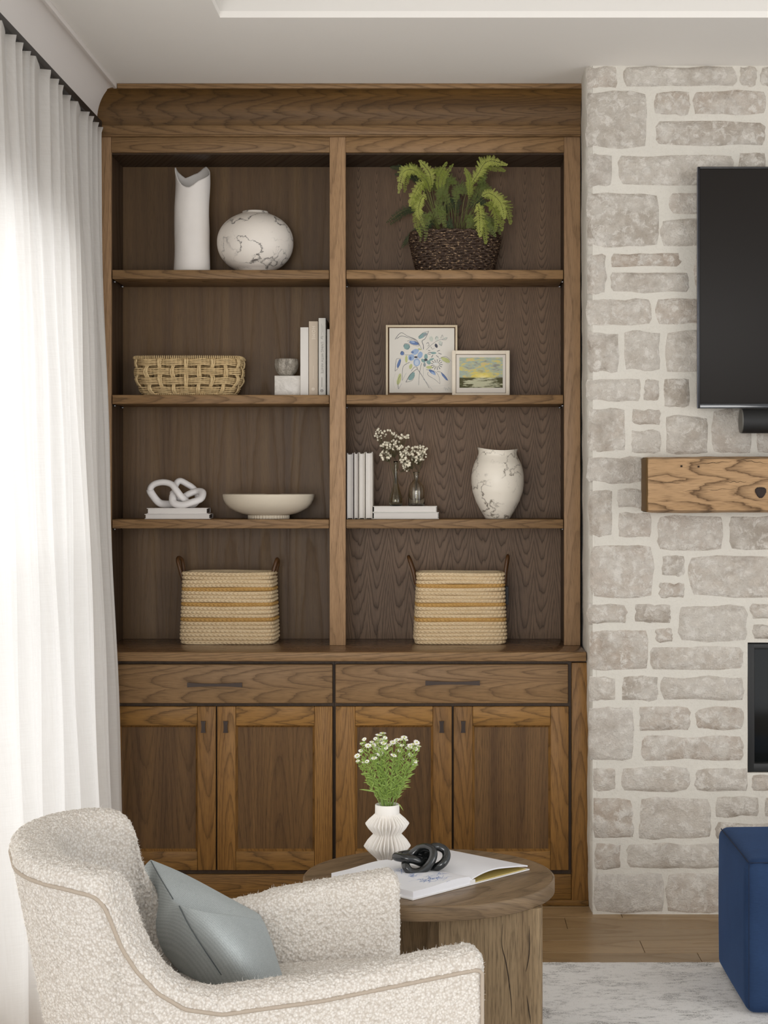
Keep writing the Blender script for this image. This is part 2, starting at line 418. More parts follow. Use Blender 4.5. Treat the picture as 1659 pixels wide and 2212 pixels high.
# curtain track + curtain
rod = box('curtain_track', XL+0.0, XL+0.030, 1.5, 6.03, 2.722, 2.750, M_BLACK, None, 0.003,
          label='black curtain track fixed under the white cove above the sheer curtain', cat='curtain track')
def curtain():
    NY, NZ = 1100, 90; z0, z1 = 0.012, 2.718
    r = random.Random(3)
    # pleat edges along the wall (Y), read off the photograph at the heading
    edges = [3.0]
    for px in (-95, -60, -25, 7, 23, 42, 50, 80, 100, 112, 134, 146, 169, 178, 191, 201, 213): edges.append(1.222*F/(CX-px))
    lo = [3.0, 3.45, 3.8, 4.28, 4.52, 4.75, 4.95, 5.20, 5.45, 5.62, 5.79]
    def saw(y, ed):
        for i in range(len(ed)-1):
            if y < ed[i+1]:
                f = (y-ed[i])/(ed[i+1]-ed[i]); return i, f
        return len(ed)-1, 1.0
    V = []
    for i in range(NY):
        s = i/(NY-1)
        for k in range(NZ):
            g = k/(NZ-1); z = z0+(z1-z0)*g; w = (1-g)
            yt = 3.0+(6.035-3.0)*s; yb = 3.0+(5.785-3.0)*s
            y = yt*(1-w**0.35)+yb*w**0.35
            it, ft = saw(yt, edges); ib, fb = saw(yb, lo)
            ht = 0.031*(min(1.0, ft/0.10) if ft < 0.10 else (1-(ft-0.10)/0.90)**0.85)
            hb = 0.062*(math.sin(math.pi/2*min(1.0, fb/0.16)) if fb < 0.16 else math.cos(math.pi/2*(fb-0.16)/0.84)**0.9)+0.004*math.sin(fb*9+ib*2)
            k1 = g**1.6
            bulge = 0.107*w**0.72
            tail = max(0.0, min(1.0, (s-0.93)/0.02))
            x = XL+0.014+bulge+ht*k1+hb*(1-k1)*(0.5+0.5*w)
            x += 0.0035*math.sin(38*s+5*g)+0.003*math.sin(17*g+23*s)
            y += 0.012*math.sin(3*g+9*s)*w*(1 if s < 0.97 else 0)
            V.append((x, y, z))
    return V, grid_faces(NY, NZ)
cu = thing('sheer_curtain', (-1.16, 4.6, 0.012), 'white pleated sheer linen curtain hanging floor-length at the left window', 'curtain')
c1 = put('curtain_panel', curtain(), M_SHEER, cu)
hem = []
for i in range(12):
    yy = 3.2+i*0.24
    hem.append(tube_vf([(XL+0.016, yy, 2.700), (XL+0.016, yy, 2.718), (XL+0.016, yy+0.006, 2.724)], 0.003, 6))
put('glider', join(*hem), plain('glider_plastic', (220, 218, 214), 0.4), cu, kind='stuff')

# ---------------------------------------------------------------- upper bookcase
bc = thing('built_in_bookcase', (X(735, 6.2), 6.2, Z(1408, YC)), 'tall built-in brown oak bookcase with two bays of shelves and a crown', 'bookcase')
zt_ct = Z(1408, YC)
xl0, xl1 = XL+0.004, X(240, YF); xm0, xm1 = X(712, YF), X(746.5, YF); xr0, xr1 = X(1218.5, YF), 0.5035
z_rail0, z_rail1 = Z(329, YF), Z(296, YF)
box('stile', xl0, xl1, YF, YF+0.02, zt_ct, z_rail1, M_FRONT, bc, 0.0015)
box('stile', xm0, xm1, YF, YF+0.02, zt_ct, z_rail1, M_FRONT, bc, 0.0015)
box('stile', xr0, xr1, YF, YF+0.02, zt_ct, z_rail1, M_FRONT, bc, 0.0015)
box('rail', xl1+0.0004, xm0-0.0004, YF+0.0005, YF+0.02, z_rail0, z_rail1, M_FRONTH, bc, 0.0015)
box('rail', xm1+0.0004, xr0-0.0004, YF+0.0005, YF+0.02, z_rail0, z_rail1, M_FRONTH, bc, 0.0015)
box('frieze', XL+0.002, xr1+0.001, YF-0.010, YF+0.01, Z(293, YF), Z(271, YF)-0.001, M_FRONTH, bc, 0.003)
box('bead', XL+0.002, xr1, YF-0.014, YF+0.008, Z(296, YF), Z(292.5, YF), M_FRONTH, bc, 0.0025)
yc = 5.99; zb = Z(270, YF)
pr = cove((YF-0.004, zb), (yc+0.008, Z(190, yc)-0.002))
poly = [(YF+0.02, zb-0.003), (YF-0.008, zb-0.003), (YF-0.008, zb)]+pr+[(yc+0.008, ZC-0.0005), (YF+0.02, ZC-0.0005)]
put('crown_moulding', prism_vf(poly, XL+0.002, xr1+0.001, 'x'), M_CROWN, bc, auto=40)
box('crown_fillet', xc+0.001, xr1+0.002, yc, yc+0.012, Z(190.5, yc), ZC-0.0005, M_FRONTH, bc, 0.002)
# carcase
ztop = Z(361, YK)
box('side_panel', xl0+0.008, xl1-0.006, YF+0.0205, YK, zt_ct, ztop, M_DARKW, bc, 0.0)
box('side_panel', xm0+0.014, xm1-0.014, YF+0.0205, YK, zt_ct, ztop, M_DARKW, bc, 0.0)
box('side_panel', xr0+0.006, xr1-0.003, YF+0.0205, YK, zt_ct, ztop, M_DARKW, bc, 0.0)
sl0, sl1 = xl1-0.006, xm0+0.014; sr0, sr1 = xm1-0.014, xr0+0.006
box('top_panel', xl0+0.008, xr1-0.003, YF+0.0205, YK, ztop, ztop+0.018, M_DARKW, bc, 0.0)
put('back_panel', box_vf(sl0, sl1, YK, YK+0.012, zt_ct, ztop), M_BACKL, bc, smooth=False)
put('back_panel', box_vf(sr0, sr1, YK, YK+0.012, zt_ct, ztop), M_BACKR, bc, smooth=False)
YSH = YF+0.006
SHELF_Z = []
for (pt, pb) in ((583, 602.5), (853, 872.5), (1122, 1141.5)):
    SHELF_Z.append(Z(pt, YSH))
    for (a, b) in ((sl0, sl1), (sr0, sr1)):
        aa, bb = (a+0.0085 if a == sl0 else a+0.016), (b-0.016 if a == sl0 else b-0.0085)
        box('shelf', aa, bb, YSH, YK-0.001, Z(pb, YSH), Z(pt, YSH), M_FRONTH, bc, 0.002)
    for px in (253.5, 702, 753, 1208):
        x = {253.5: sl0+0.006, 702: sl1-0.006, 753: sr0+0.006, 1208: sr1-0.006}[px]
        put('shelf_pin', tube_vf([(x-0.005, 6.13, Z(pb, YSH)-0.004), (x+0.005, 6.13, Z(pb, YSH)-0.004)], 0.0035, 10), M_PIN, bc)
        put('shelf_pin', tube_vf([(x-0.005, 6.28, Z(pb, YSH)-0.004), (x+0.005, 6.28, Z(pb, YSH)-0.004)], 0.0035, 10), M_PIN, bc)
Z1, Z2, Z3, Z4 = SHELF_Z[0], SHELF_Z[1], SHELF_Z[2], zt_ct

# counter
ct = thing('countertop', (X(735, 6.0), 6.0, Z(1428, YC)), 'long dark-stained wooden countertop between bookcase and base cabinets', 'countertop')
put('counter_slab', box_vf(XL+0.003, 0.5045, YC+0.0, YK+0.06, Z(1428, YC), zt_ct-0.0003, 0.003), M_TOPW, ct, auto=50)
put('counter_edge', box_vf(XL+0.003, 0.5045, YC-0.012, YC-0.0003, Z(1428, YC), zt_ct-0.0004, 0.003), M_FRONTH, ct, auto=50)

# ---------------------------------------------------------------- base cabinets
M_PULL = M_STEEL
def pull(xa, xb, pz, yf, par):
    """flat bar pull, waisted in the middle and flared to its ends"""
    n = 16; V, Fc = [], []
    for i in range(n+1):
        u = i/n; x = xa+(xb-xa)*u; h = 0.0045+0.0035*abs(2*u-1)**2; d = 0.004
        for sy, sz in ((-1, -1), (1, -1), (1, 1), (-1, 1)): V.append((x, yf-0.026+sy*d, pz+sz*h))
    for i in range(n):
        for k in range(4): Fc.append([i*4+k, i*4+(k+1) % 4, i*4+4+(k+1) % 4, i*4+4+k])
    Fc += [[0, 1, 2, 3][::-1], [n*4+k for k in range(4)]]
    posts = [tube_vf([(x, yf, pz), (x, yf-0.023, pz)], 0.0035, 8) for x in (xa+0.02, xb-0.02)]
    return put('handle', join((V, Fc), *posts), M_PULL, par, auto=40, label='dark bronze flared bar handle')
def knob(xc_, za, zb_, yf, par):
    w = 0.0085; V, Fc = [], []; n = 8
    for i in range(n+1):
        u = i/n; z = za+(zb_-za)*u; ww = w*(0.75+0.25*abs(2*u-1)**2); d = 0.016+0.006*math.sin(math.pi*u)*-1+0.006
        for sx, sy in ((-1, 0), (1, 0), (1, 1), (-1, 1)): V.append((xc_+sx*ww, yf-0.024+(d*0.4 if sy else 0), z))
    for i in range(n):
        for k in range(4): Fc.append([i*4+k, i*4+(k+1) % 4, i*4+4+(k+1) % 4, i*4+4+k])
    Fc += [[0, 1, 2, 3][::-1], [n*4+k for k in range(4)]]
    return put('handle', join((V, Fc), tube_vf([(xc_, yf, (za+zb_)/2), (xc_, yf-0.02, (za+zb_)/2)], 0.004, 8)), M_PULL, par, auto=40, label='small dark bronze square pull')
def door(name, x0, x1, z0, z1, par, sw0, sw1, ph, ky):
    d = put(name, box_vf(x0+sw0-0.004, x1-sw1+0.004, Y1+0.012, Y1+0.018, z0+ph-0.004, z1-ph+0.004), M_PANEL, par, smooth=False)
    for (nm, a, b, c, e, mt) in (('stile', x0, x0+sw0, z0, z1, M_DOORV), ('stile', x1-sw1, x1, z0, z1, M_DOORV),
                            ('rail', x0+sw0, x1-sw1, z1-ph, z1, M_DOORH), ('rail', x0+sw0, x1-sw1, z0, z0+ph, M_DOORH)):
        box(nm, a+0.0003, b-0.0003, Y1, Y1+0.022, c, e, mt, d, 0.002)
    # sticking: the small sloped inner edge round the panel
    a0, a1, c0, c1 = x0+sw0, x1-sw1, z0+ph, z1-ph; s = 0.007
    V = [(a0, Y1+0.002, c0), (a1, Y1+0.002, c0), (a1, Y1+0.002, c1), (a0, Y1+0.002, c1),
         (a0+s, Y1+0.0118, c0+s), (a1-s, Y1+0.0118, c0+s), (a1-s, Y1+0.0118, c1-s), (a0+s, Y1+0.0118, c1-s)]
    put('panel_moulding', (V, [[i, (i+1) % 4, 4+(i+1) % 4, 4+i] for i in range(4)]), M_DOORV, d, smooth=False)
    knob(X(ky, Y1), Z(1581, Y1), Z(1556, Y1), Y1, d)
    return d
zd0, zd1 = Z(1880, Y1), Z(1526.5, Y1); zw0, zw1 = Z(1519.5, Y1), Z(1435, Y1)
px = lambda p: X(p, Y1)
def base_unit(lab, xa, xb, drawer, doors, pl, fillers):
    u = thing('base_cabinet', ((px(xa)+px(xb))/2, 6.1, 0.0), lab, 'cabinet')
    put('body', join(box_vf(px(xa), px(xb), YB+0.0, YK+0.05, Z(1945, YB), Z(1429, YC)-0.001),), M_DARKW, u, smooth=False)
    for f in fillers: box(f[0], px(f[1]), px(f[2]), YB-0.012+f[5], YB-0.0005, Z(f[3], YB), Z(f[4], YB), f[6], u, 0.002)
    dr = box('drawer', px(drawer[0]), px(drawer[1]), Y1, Y1+0.0235, zw0, zw1, M_FRONTH, u, 0.0035)
    pull(px(pl[0]), px(pl[1]), Z(pl[2], Y1-0.026), Y1, dr)
    for dd in doors: door('door', px(dd[0]), px(dd[1]), zd0, zd1, u, dd[2]*Y1/F, dd[3]*Y1/F, 41*Y1/F, dd[4])
    return u
base_unit('left base cabinet, one wide drawer over two doors, next to the curtain', 183, 721.3, (216, 718), ((216, 466, 41, 40, 441), (469, 718, 40, 39, 489)), (407, 525, 1479.5),
          [('filler', 183, 214, 1945, 1429, 0, M_DOORV), ('toe_rail', 214.5, 721, 1944, 1887, 0, M_DOORH)])
base_unit('right base cabinet, one wide drawer over two doors, next to the stone chimney', 721.7, 1272.5, (724.5, 1227.5), ((725, 976, 42, 41, 954), (980, 1228.5, 41, 39.5, 1000.5)), (919, 1036, 1475.5),
          [('end_stile', 1235, 1272.3, 1945, 1430, -0.012, M_DOORV), ('toe_rail', 722, 1234.6, 1944, 1887, 0, M_DOORH)])
put('trim_3', box_vf(XL+0.003, X(1272, Y1), YB-0.03, YB-0.013, 0.0005, Z(1945, YB-0.03), 0.004), M_DOORH, kind='structure', auto=40)
# ---------------------------------------------------------------- stone chimney breast
def chimney_body():
    nz = 90; V, Fc = [], []; r = random.Random(5)
    x1 = 2.66
    for i in range(nz+1):
        z = ZC*i/nz
        xe = 0.513-0.018*(z/ZC)+0.006*noise.noise(Vector((0.3, 1.2, z*7)))+0.003*noise.noise(Vector((0.3, 5.2, z*31)))
        xb = 0.5185-0.013*(z/ZC)+0.003*noise.noise(Vector((2.3, 1.2, z*14)))
        lo = 0.018 if i == 0 else 0.0
        for (x, y) in ((xb, 6.45), (xb, YF-0.01), ((xb+xe)/2-0.004+0.004*noise.noise(Vector((9, 2, z*9))), 5.90), (xe, YS+0.03), (xe+0.006, YS+0.010), (xe+0.022+lo, YS)):
            V.append((x, y, z))
    n = 6
    for i in range(nz):
        for k in range(n-1): Fc.append([i*n+k, i*n+k+1, (i+1)*n+k+1, (i+1)*n+k])
    return V, Fc
# front face with an opening for the fire
fx0, fx1, fz0, fz1 = X(1615, YS), 2.12, Z(1669, YS), Z(1388, YS)
ch = put('wall_fireplace', chimney_body(), M_MORTAR, None, kind='structure')
def plate(x0, x1, z0, z1):
    nx, nz = max(2, int((x1-x0)/0.02)), max(2, int((z1-z0)/0.02)); V = []
    for i in range(nx+1):
        for k in range(nz+1):
            x = x0+(x1-x0)*i/nx; z = z0+(z1-z0)*k/nz
            V.append((x, YS-0.003*noise.noise(Vector((x*9, 3, z*9))), z))
    return V, [[i*(nz+1)+k, (i+1)*(nz+1)+k, (i+1)*(nz+1)+k+1, i*(nz+1)+k+1] for i in range(nx) for k in range(nz)]
xs0 = 0.518
put('mortar_bed', join(plate(xs0, fx0, 0, ZC), plate(fx0, fx1, 0, fz0), plate(fx0, fx1, fz1, ZC), plate(fx1, 2.66, 0, ZC),
    ([(fx0, YS, fz0), (fx0, YS+0.2, fz0), (fx0, YS+0.2, fz1), (fx0, YS, fz1), (fx1, YS, fz0), (fx1, YS+0.2, fz0), (fx1, YS+0.2, fz1), (fx1, YS, fz1)],
     [[0, 1, 2, 3], [4, 5, 6, 7], [0, 1, 5, 4], [3, 2, 6, 7]])), M_MORTAR, ch)
put('mortar_bed', box_vf(2.65, 2.66, YS, 6.45, 0, ZC), M_MORTAR, ch, smooth=False)
STONES = [(1266, 140, 1333, 190), (1346, 142, 1590, 187), (1599, 140, 1633, 185), (1644, 139, 1720, 185),
(1266, 198, 1398, 319), (1413, 198, 1490, 248), (1497, 196, 1655, 247), (1416, 261, 1653, 315), (1664, 196, 1730, 315),
(1270, 333, 1322, 402), (1337, 335, 1585, 400), (1597, 330, 1653, 400), (1268, 417, 1425, 533), (1445, 416, 1640, 462), (1427, 473, 1600, 530), (1612, 473, 1720, 530),
(1270, 549, 1309, 635), (1320, 547, 1469, 577), (1320, 588, 1489, 632), (1500, 548, 1640, 632), (1266, 646, 1407, 703), (1417, 646, 1600, 700), (1611, 646, 1720, 700),
(1272, 718, 1337, 805), (1348, 716, 1427, 800), (1437, 714, 1600, 803), (1611, 716, 1720, 803), (1268, 818, 1385, 867), (1391, 820, 1425, 865), (1434, 817, 1491, 880), (1502, 815, 1620, 870),
(1273, 881, 1352, 976), (1366, 885, 1427, 918), (1363, 929, 1429, 980), (1438, 900, 1530, 980), (1538, 884, 1624, 980), (1634, 890, 1720, 980),
(1271, 987, 1390, 1043), (1400, 990, 1560, 1043), (1570, 990, 1720, 1043), (1274, 1058, 1322, 1158), (1334, 1056, 1400, 1097), (1334, 1105, 1408, 1160), (1410, 1056, 1560, 1100), (1570, 1056, 1720, 1104),
(1420, 1115, 1562, 1189), (1575, 1115, 1720, 1189), (1277, 1177, 1411, 1292), (1430, 1200, 1480, 1244), (1424, 1259, 1480, 1292), (1489, 1201, 1720, 1290),
(1271, 1305, 1354, 1347), (1371, 1305, 1450, 1345), (1466, 1308, 1613, 1386), (1623, 1305, 1720, 1338), (1625, 1350, 1720, 1380),
(1275, 1360, 1400, 1447), (1416, 1358, 1453, 1387), (1405, 1396, 1605, 1447), (1274, 1462, 1331, 1514), (1342, 1461, 1421, 1514), (1430, 1461, 1607, 1512),
(1274, 1527, 1369, 1644), (1380, 1526, 1492, 1580), (1502, 1528, 1606, 1578), (1386, 1589, 1607, 1643), (1281, 1659, 1331, 1708), (1342, 1657, 1490, 1710), (1500, 1660, 1613, 1709), (1625, 1675, 1720, 1708),
(1280, 1723, 1369, 1811), (1380, 1722, 1535, 1811), (1547, 1721, 1640, 1765), (1651, 1721, 1730, 1765), (1547, 1776, 1720, 1811),
(1285, 1822, 1341, 1877), (1353, 1822, 1560, 1877), (1568, 1822, 1720, 1877), (1283, 1886, 1434, 1974), (1439, 1886, 1562, 1974), (1568, 1886, 1720, 1974)]
def stone(x0, z0, x1, z1, seed):
    """one hand-cut block: uneven outline, pillowed face"""
    r = random.Random(seed); n = 20; cx, cz = (x0+x1)/2, (z0+z1)/2; hw, hh = (x1-x0)/2, (z1-z0)/2
    V, Fc = [], []; out = []
    e = 11.0
    for i in range(n):
        a = 2*math.pi*(i+0.5)/n
        c, s = math.cos(a), math.sin(a)
        k = (abs(c)**e+abs(s)**e)**(-1/e)
        jx = 1+0.35*(noise.noise(Vector((seed*1.7, i*0.6, 0))))*0.008/hw*6/2; jz = 1+0.35*(noise.noise(Vector((seed*3.1, i*0.6, 4))))*0.008/hh*6/2
        out.append((c*k*hw*jx, s*k*hh*jz))
    pr = 0.005+0.005*r.random()
    rings = [(1.0, 0.006), (1.0, -pr*0.45), (0.0, -pr*0.8), (0.012, -pr)]
    for ri, (ins, d) in enumerate(((-0.003, 0.003), (0.003, -pr*0.25), (0.010, -pr*0.75), (0.024, -pr))):
        for i, (x, z) in enumerate(out):
            fx, fz = 1-min(ins, hw*0.30*(ri/3 if ins > 0 else 1))/hw, 1-min(ins, hh*0.30*(ri/3 if ins > 0 else 1))/hh
            b = 0.003*noise.noise(Vector((seed, i, ri)))if ri > 1 else 0
            V.append((cx+x*fx, YS+d+b, cz+z*fz))
    for i, (x, z) in enumerate(out):
        V.append((cx+x*0.5, YS-pr-0.003*(1+noise.noise(Vector((seed, i*2, 7)))), cz+z*0.5))
    V.append((cx, YS-pr-0.002, cz))
    for ri in range(4):
        for i in range(n): j = (i+1) % n; Fc.append([ri*n+i, ri*n+j, (ri+1)*n+j, (ri+1)*n+i])
    for i in range(n): Fc.append([4*n+i, 4*n+(i+1) % n, 5*n])
    o = put('stone', (V, Fc), M_STONE, ch)
    from mathutils import Matrix
    o.data.transform(Matrix.Translation((-cx, -YS, -cz))); o.location = (cx, YS, cz)
    return o
sd = 0
for (a, b, c, d) in STONES:
    sd += 1; x0, x1 = X(a, YS), X(c, YS)
    x0 = max(x0, 0.5-0.0)
    z0, z1 = Z(d, YS), Z(b, YS)
    if x1 > fx0-0.004 and z0 < fz1 and z1 > fz0:
        if x0 > fx0-0.02: continue
        x1 = fx0+0.003*math.sin(sd)
    stone(x0, max(z0, 0.004), x1, min(z1, ZC-0.002), sd)
# the part of the chimney beyond the frame, coarser courses
z = 0.02; rr = random.Random(11)
while z < ZC-0.1:
    h = rr.choice((0.09, 0.13, 0.17)); x = X(1735, YS)+0.02*rr.random()
    while x < 2.6:
        w = 0.16+0.3*rr.random(); xe = min(x+w, 2.64)
        if not (z < fz1+0.02 and z+h > fz0-0.02 and x < fx1+0.02):
            sd += 1; stone(x, z, xe, min(z+h, ZC-0.004), sd)
        x = xe+0.018
    z += h+0.02

# fireplace insert
fp = thing('fireplace_insert', ((fx0+fx1)/2, YS+0.05, fz0), 'black metal fireplace insert with dark glass in the stone chimney', 'fireplace')
M_FB = plain('matt_black_metal', (34, 34, 34), 0.5, 0.08, 80, 0, 0.4)
yb = YS+0.012
fw = 13*YS/F
box('frame', fx0-0.002, fx0+fw+0.006, yb, yb+0.03, fz0, fz1-0.004, M_FB, fp, 0.003)
box('frame', fx1-fw, fx1, yb, yb+0.03, fz0, fz1-0.004, M_FB, fp, 0.003)
box('frame', fx0+fw, fx1-fw, yb, yb+0.03, fz1-0.024, fz1-0.004, M_FB, fp, 0.003)
box('frame', fx0+fw, fx1-fw, yb, yb+0.03, fz0, fz0+0.03, M_FB, fp, 0.003)
gm = NT('fireplace_glass'); M_FG = gm.fin(lin((22, 23, 22)), 0.06, 0.5)
put('glass_pane', box_vf(fx0+fw+0.004, fx1-fw-0.004, yb+0.016, yb+0.022, fz0+0.03, fz1-0.025), M_FG, fp, smooth=False)
lg = []
for i in range(4):
    lg.append(tube_vf([(1.2+i*0.2, YS+0.10, fz0+0.05), (1.38+i*0.2, YS+0.13, fz0+0.06)], 0.022, 10))
put('firebox', box_vf(fx0-0.01, fx1+0.01, yb+0.031, YS+0.2, fz0-0.01, fz1+0.01), M_FB, fp, smooth=False)

# mantel beam: hewn, with checks and a knot
def beam():
    x0, x1, ya, yb_ = X(1397, 5.62), 2.46, YS-0.155, YS+0.03
    z0, z1 = Z(1107, 5.62), Z(987, 5.62)
    nx = 90; V = []; prof = []
    for k in range(24):
        a = 2*math.pi*k/24; c, s = math.cos(a), math.sin(a); e = 9
        q = (abs(c)**e+abs(s)**e)**(-1/e); prof.append((c*q, s*q))
    for i in range(nx+1):
        x = x0+(x1-x0)*i/nx; sh = 1-0.02*(1 if i in (0, nx) else 0)
        for k, (c, s) in enumerate(prof):
            n = 0.004*noise.noise(Vector((x*3, k*0.9, 1)))+0.002*noise.noise(Vector((x*14, k*2, 5)))
            V.append((x, (ya+yb_)/2+c*((yb_-ya)/2*sh+(n if c < 0.5 else 0)), (z0+z1)/2+s*((z1-z0)/2*sh+n)))
    Fc = [[i*24+k, i*24+(k+1) % 24, (i+1)*24+(k+1) % 24, (i+1)*24+k] for i in range(nx) for k in range(24)]
    ends = [list(range(24))[::-1], [nx*24+k for k in range(24)]]
    return (V, Fc), (x0, x1, ya, yb_, z0, z1)
(bv, bi) = beam()
mb = thing('mantel_beam', (1.58, YS-0.06, bi[4]), 'rustic brown oak mantel beam with cracks and a knot on the stone chimney', 'mantel')
put('beam', bv, M_BEAM, mb, auto=50)
e_ = 0.003
box('beam_end', bi[0]-0.004, bi[0]+0.001, bi[2]+0.004, bi[3]-0.02, bi[4]+0.003, bi[5]-0.003, M_BEAMEND, mb, 0.003)
kx, kz = X(1643, 5.587), Z(1063, 5.587)
M_KNOT = plain('dark_knot', (44, 32, 26), 0.8, 0.3, 200, 0.3)
prk = [(0.0, 0), (0.006, 0.0006), (0.012, 0.0012), (0.017, 0.0006), (0.0185, -0.002)]
kv = lathe_vf([(r_*(1), z_) for r_, z_ in prk], (0, 0), 14, lambda a, r_, z_: (r_*(1+0.12*math.sin(3*a)), z_))
put('knot', ([(kx+v[0], bi[2]-0.003-v[2]+0.004*0, kz+v[1]) for v in kv[0]], kv[1]), M_KNOT, mb)
M_CHECK = plain('beam_crack', (46, 32, 20), 0.9, 0.2, 100)
cr = []
for (a, b, c, d) in ((1412, 1043, 1560, 1042), (1470, 1061, 1590, 1056), (1560, 1041, 1612, 1041), (1500, 1003, 1580, 997), (1590, 992, 1659, 1002)):
    pts = [P(a+(c-a)*i/12, b+(d-b)*i/12+1.2*math.sin(i*1.9), bi[2]) for i in range(13)]
    pts = [Vector((p.x, bi[2]-0.0008, p.z)) for p in pts]
    cr.append(tube_vf(pts, [0.0002+0.0006*math.sin(math.pi*i/12) for i in range(13)], 5))
put('crack', join(*cr), M_CHECK, mb)
holes = [box_vf(p.x-0.003, p.x+0.003, bi[2]-0.0012, bi[2]+0.002, p.z-0.003, p.z+0.003) for p in (P(1472, 1007, bi[2]), P(1509, 1008, bi[2]))]
put('nail_hole', join(*holes), M_CHECK, mb, smooth=False)

# television
tvx0, tvy = X(1508, 5.66), 5.66
tv = thing('television', (tvx0+0.7, tvy, Z(882, tvy)), 'flat black television hanging on the stone chimney above the mantel', 'television')
tz0, tz1 = Z(882, tvy), Z(360, tvy)
M_TVB = plain('tv_bezel', (24, 24, 28), 0.25, 0.05, 80, 0, 0.5)
M_SCR = NT('tv_screen').fin(lin((38, 35, 33)), 0.42, 0.12)
M_TVS = plain('tv_metal_edge', (96, 102, 118), 0.3, 0.05, 80, 0, 0.5, 0.7)
box('back_shell', tvx0+0.004, tvx0+1.42, tvy+0.012, YS-0.02, tz0+0.003, tz1-0.003, M_TVB, tv, 0.004)
box('screen', tvx0+0.006, tvx0+1.418, tvy+0.002, tvy+0.011, tz0+0.016, tz1-0.006, M_SCR, tv, 0.001)
box('bezel', tvx0, tvx0+0.006, tvy, tvy+0.02, tz0, tz1, M_TVB, tv, 0.001)
box('bezel', tvx0+1.418, tvx0+1.424, tvy, tvy+0.02, tz0, tz1, M_TVB, tv, 0.001)
box('bezel', tvx0+0.006, tvx0+1.418, tvy, tvy+0.02, tz1-0.006, tz1, M_TVB, tv, 0.001)
box('bezel', tvx0+0.006, tvx0+1.418, tvy, tvy+0.02, tz0, tz0+0.016, plain('tv_lower_strip', (40, 42, 46), 0.12, 0.03, 40, 0, 0.7), tv, 0.001)
box('edge_trim', tvx0-0.0012, tvx0-0.0001, tvy+0.001, tvy+0.018, tz0, tz1, M_TVS, tv, 0.0004)
# sound bar
sy = 5.64; sx0 = X(1602, sy); sz = Z(909.5, sy); srad = 26.5*sy/F
sb = thing('sound_bar', (sx0+0.5, sy, sz-srad), 'round black sound bar mounted under the television', 'speaker')
M_SB = plain('speaker_cloth', (20, 20, 20), 0.6, 0.3, 900, 0.2)
def cyl_x(x0, x1, yc_, zc_, r_, seg=40, flat=0.0):
    V, Fc = [], []
    for x in (x0, x1):
        for k in range(seg):
            a = 2*math.pi*k/seg; V.append((x, yc_+r_*math.cos(a), zc_+r_*math.sin(a)))
    for k in range(seg): Fc.append([k, (k+1) % seg, seg+(k+1) % seg, seg+k])
    Fc += [list(range(seg))[::-1], [seg+k for k in range(seg)]]
    return V, Fc
put('body', cyl_x(sx0, sx0+1.0, sy, sz, srad), M_SB, sb, auto=50)
put('end_cap', cyl_x(sx0-0.004, sx0, sy, sz, srad*0.985), plain('end_cap_plastic', (92, 90, 84), 0.5, 0.05, 60), sb, auto=50)
for xx in (sx0+0.10, sx0+0.8):
    put('bracket', join(box_vf(xx, xx+0.04, sy, YS-0.003, sz-0.02, sz+0.0), tube_vf([(xx+0.005, sy-0.004, sz-srad-0.004), (xx+0.005, sy-0.004, sz-srad+0.004)], 0.006, 8)), M_FB, sb, auto=50)

# ---------------------------------------------------------------- rug
def rug_mat():
    t = NT('distressed_rug'); o = t.obj()
    big = t.noise(t.vscale(o, (1, 1.6, 1)), 7, 5, 0.7); fine = t.noise(o, 260, 3, 0.8); mid = t.noise(t.vscale(o, (1, 2.5, 1)), 26, 5, 0.75, 0.5)
    a = t.ramp(t.m_('ADD', t.m_('MULTIPLY', big, 0.5), t.m_("MULTIPLY", mid, 0.5)), [(0.49, 0.0), (0.62, 1.0)])
    f = t.m_('MULTIPLY', a, t.ramp(fine, [(0.42, 0.0), (0.56, 1.0)]))
    c = t.mix(f, lin((252, 250, 247)), lin((132, 129, 125)))
    sp = t.ramp(t.noise(o, 420, 2, 0.6), [(0.62, 0.0), (0.70, 0.8)])
    c = t.mix(t.m_('MULTIPLY', sp, t.ramp(mid, [(0.4, 0.15), (0.6, 1.0)])), c, lin((92, 90, 88)))
    t.bump(t.m_('ADD', fine, t.noise(o, 700, 2, 0.6)), 0.6, 0.004)
    return t.fin(c, 0.95, 0.1)
rug = thing('area_rug', (0.9, 3.9, 0.0), 'cream area rug with faded grey mottled pattern on the oak floor', 'rug')
def rug_vf():
    nx, ny = 240, 180; V = []
    for i in range(nx+1):
        for k in range(ny+1):
            x = -0.82+3.5*i/nx; y = 2.4+(5.144-2.4)*k/ny
            e = 1 if 0 < i < nx and 0 < k < ny else 0
            V.append((x+(0 if e else 0), y+(0.002*noise.noise(Vector((x*60, 1, 1))) if k == ny else 0), 0.0006+e*(0.010+0.0012*noise.noise(Vector((x*60, y*60, 0))))))
    return V, grid_faces(nx+1, ny+1)
put('pile', rug_vf(), rug_mat(), rug)

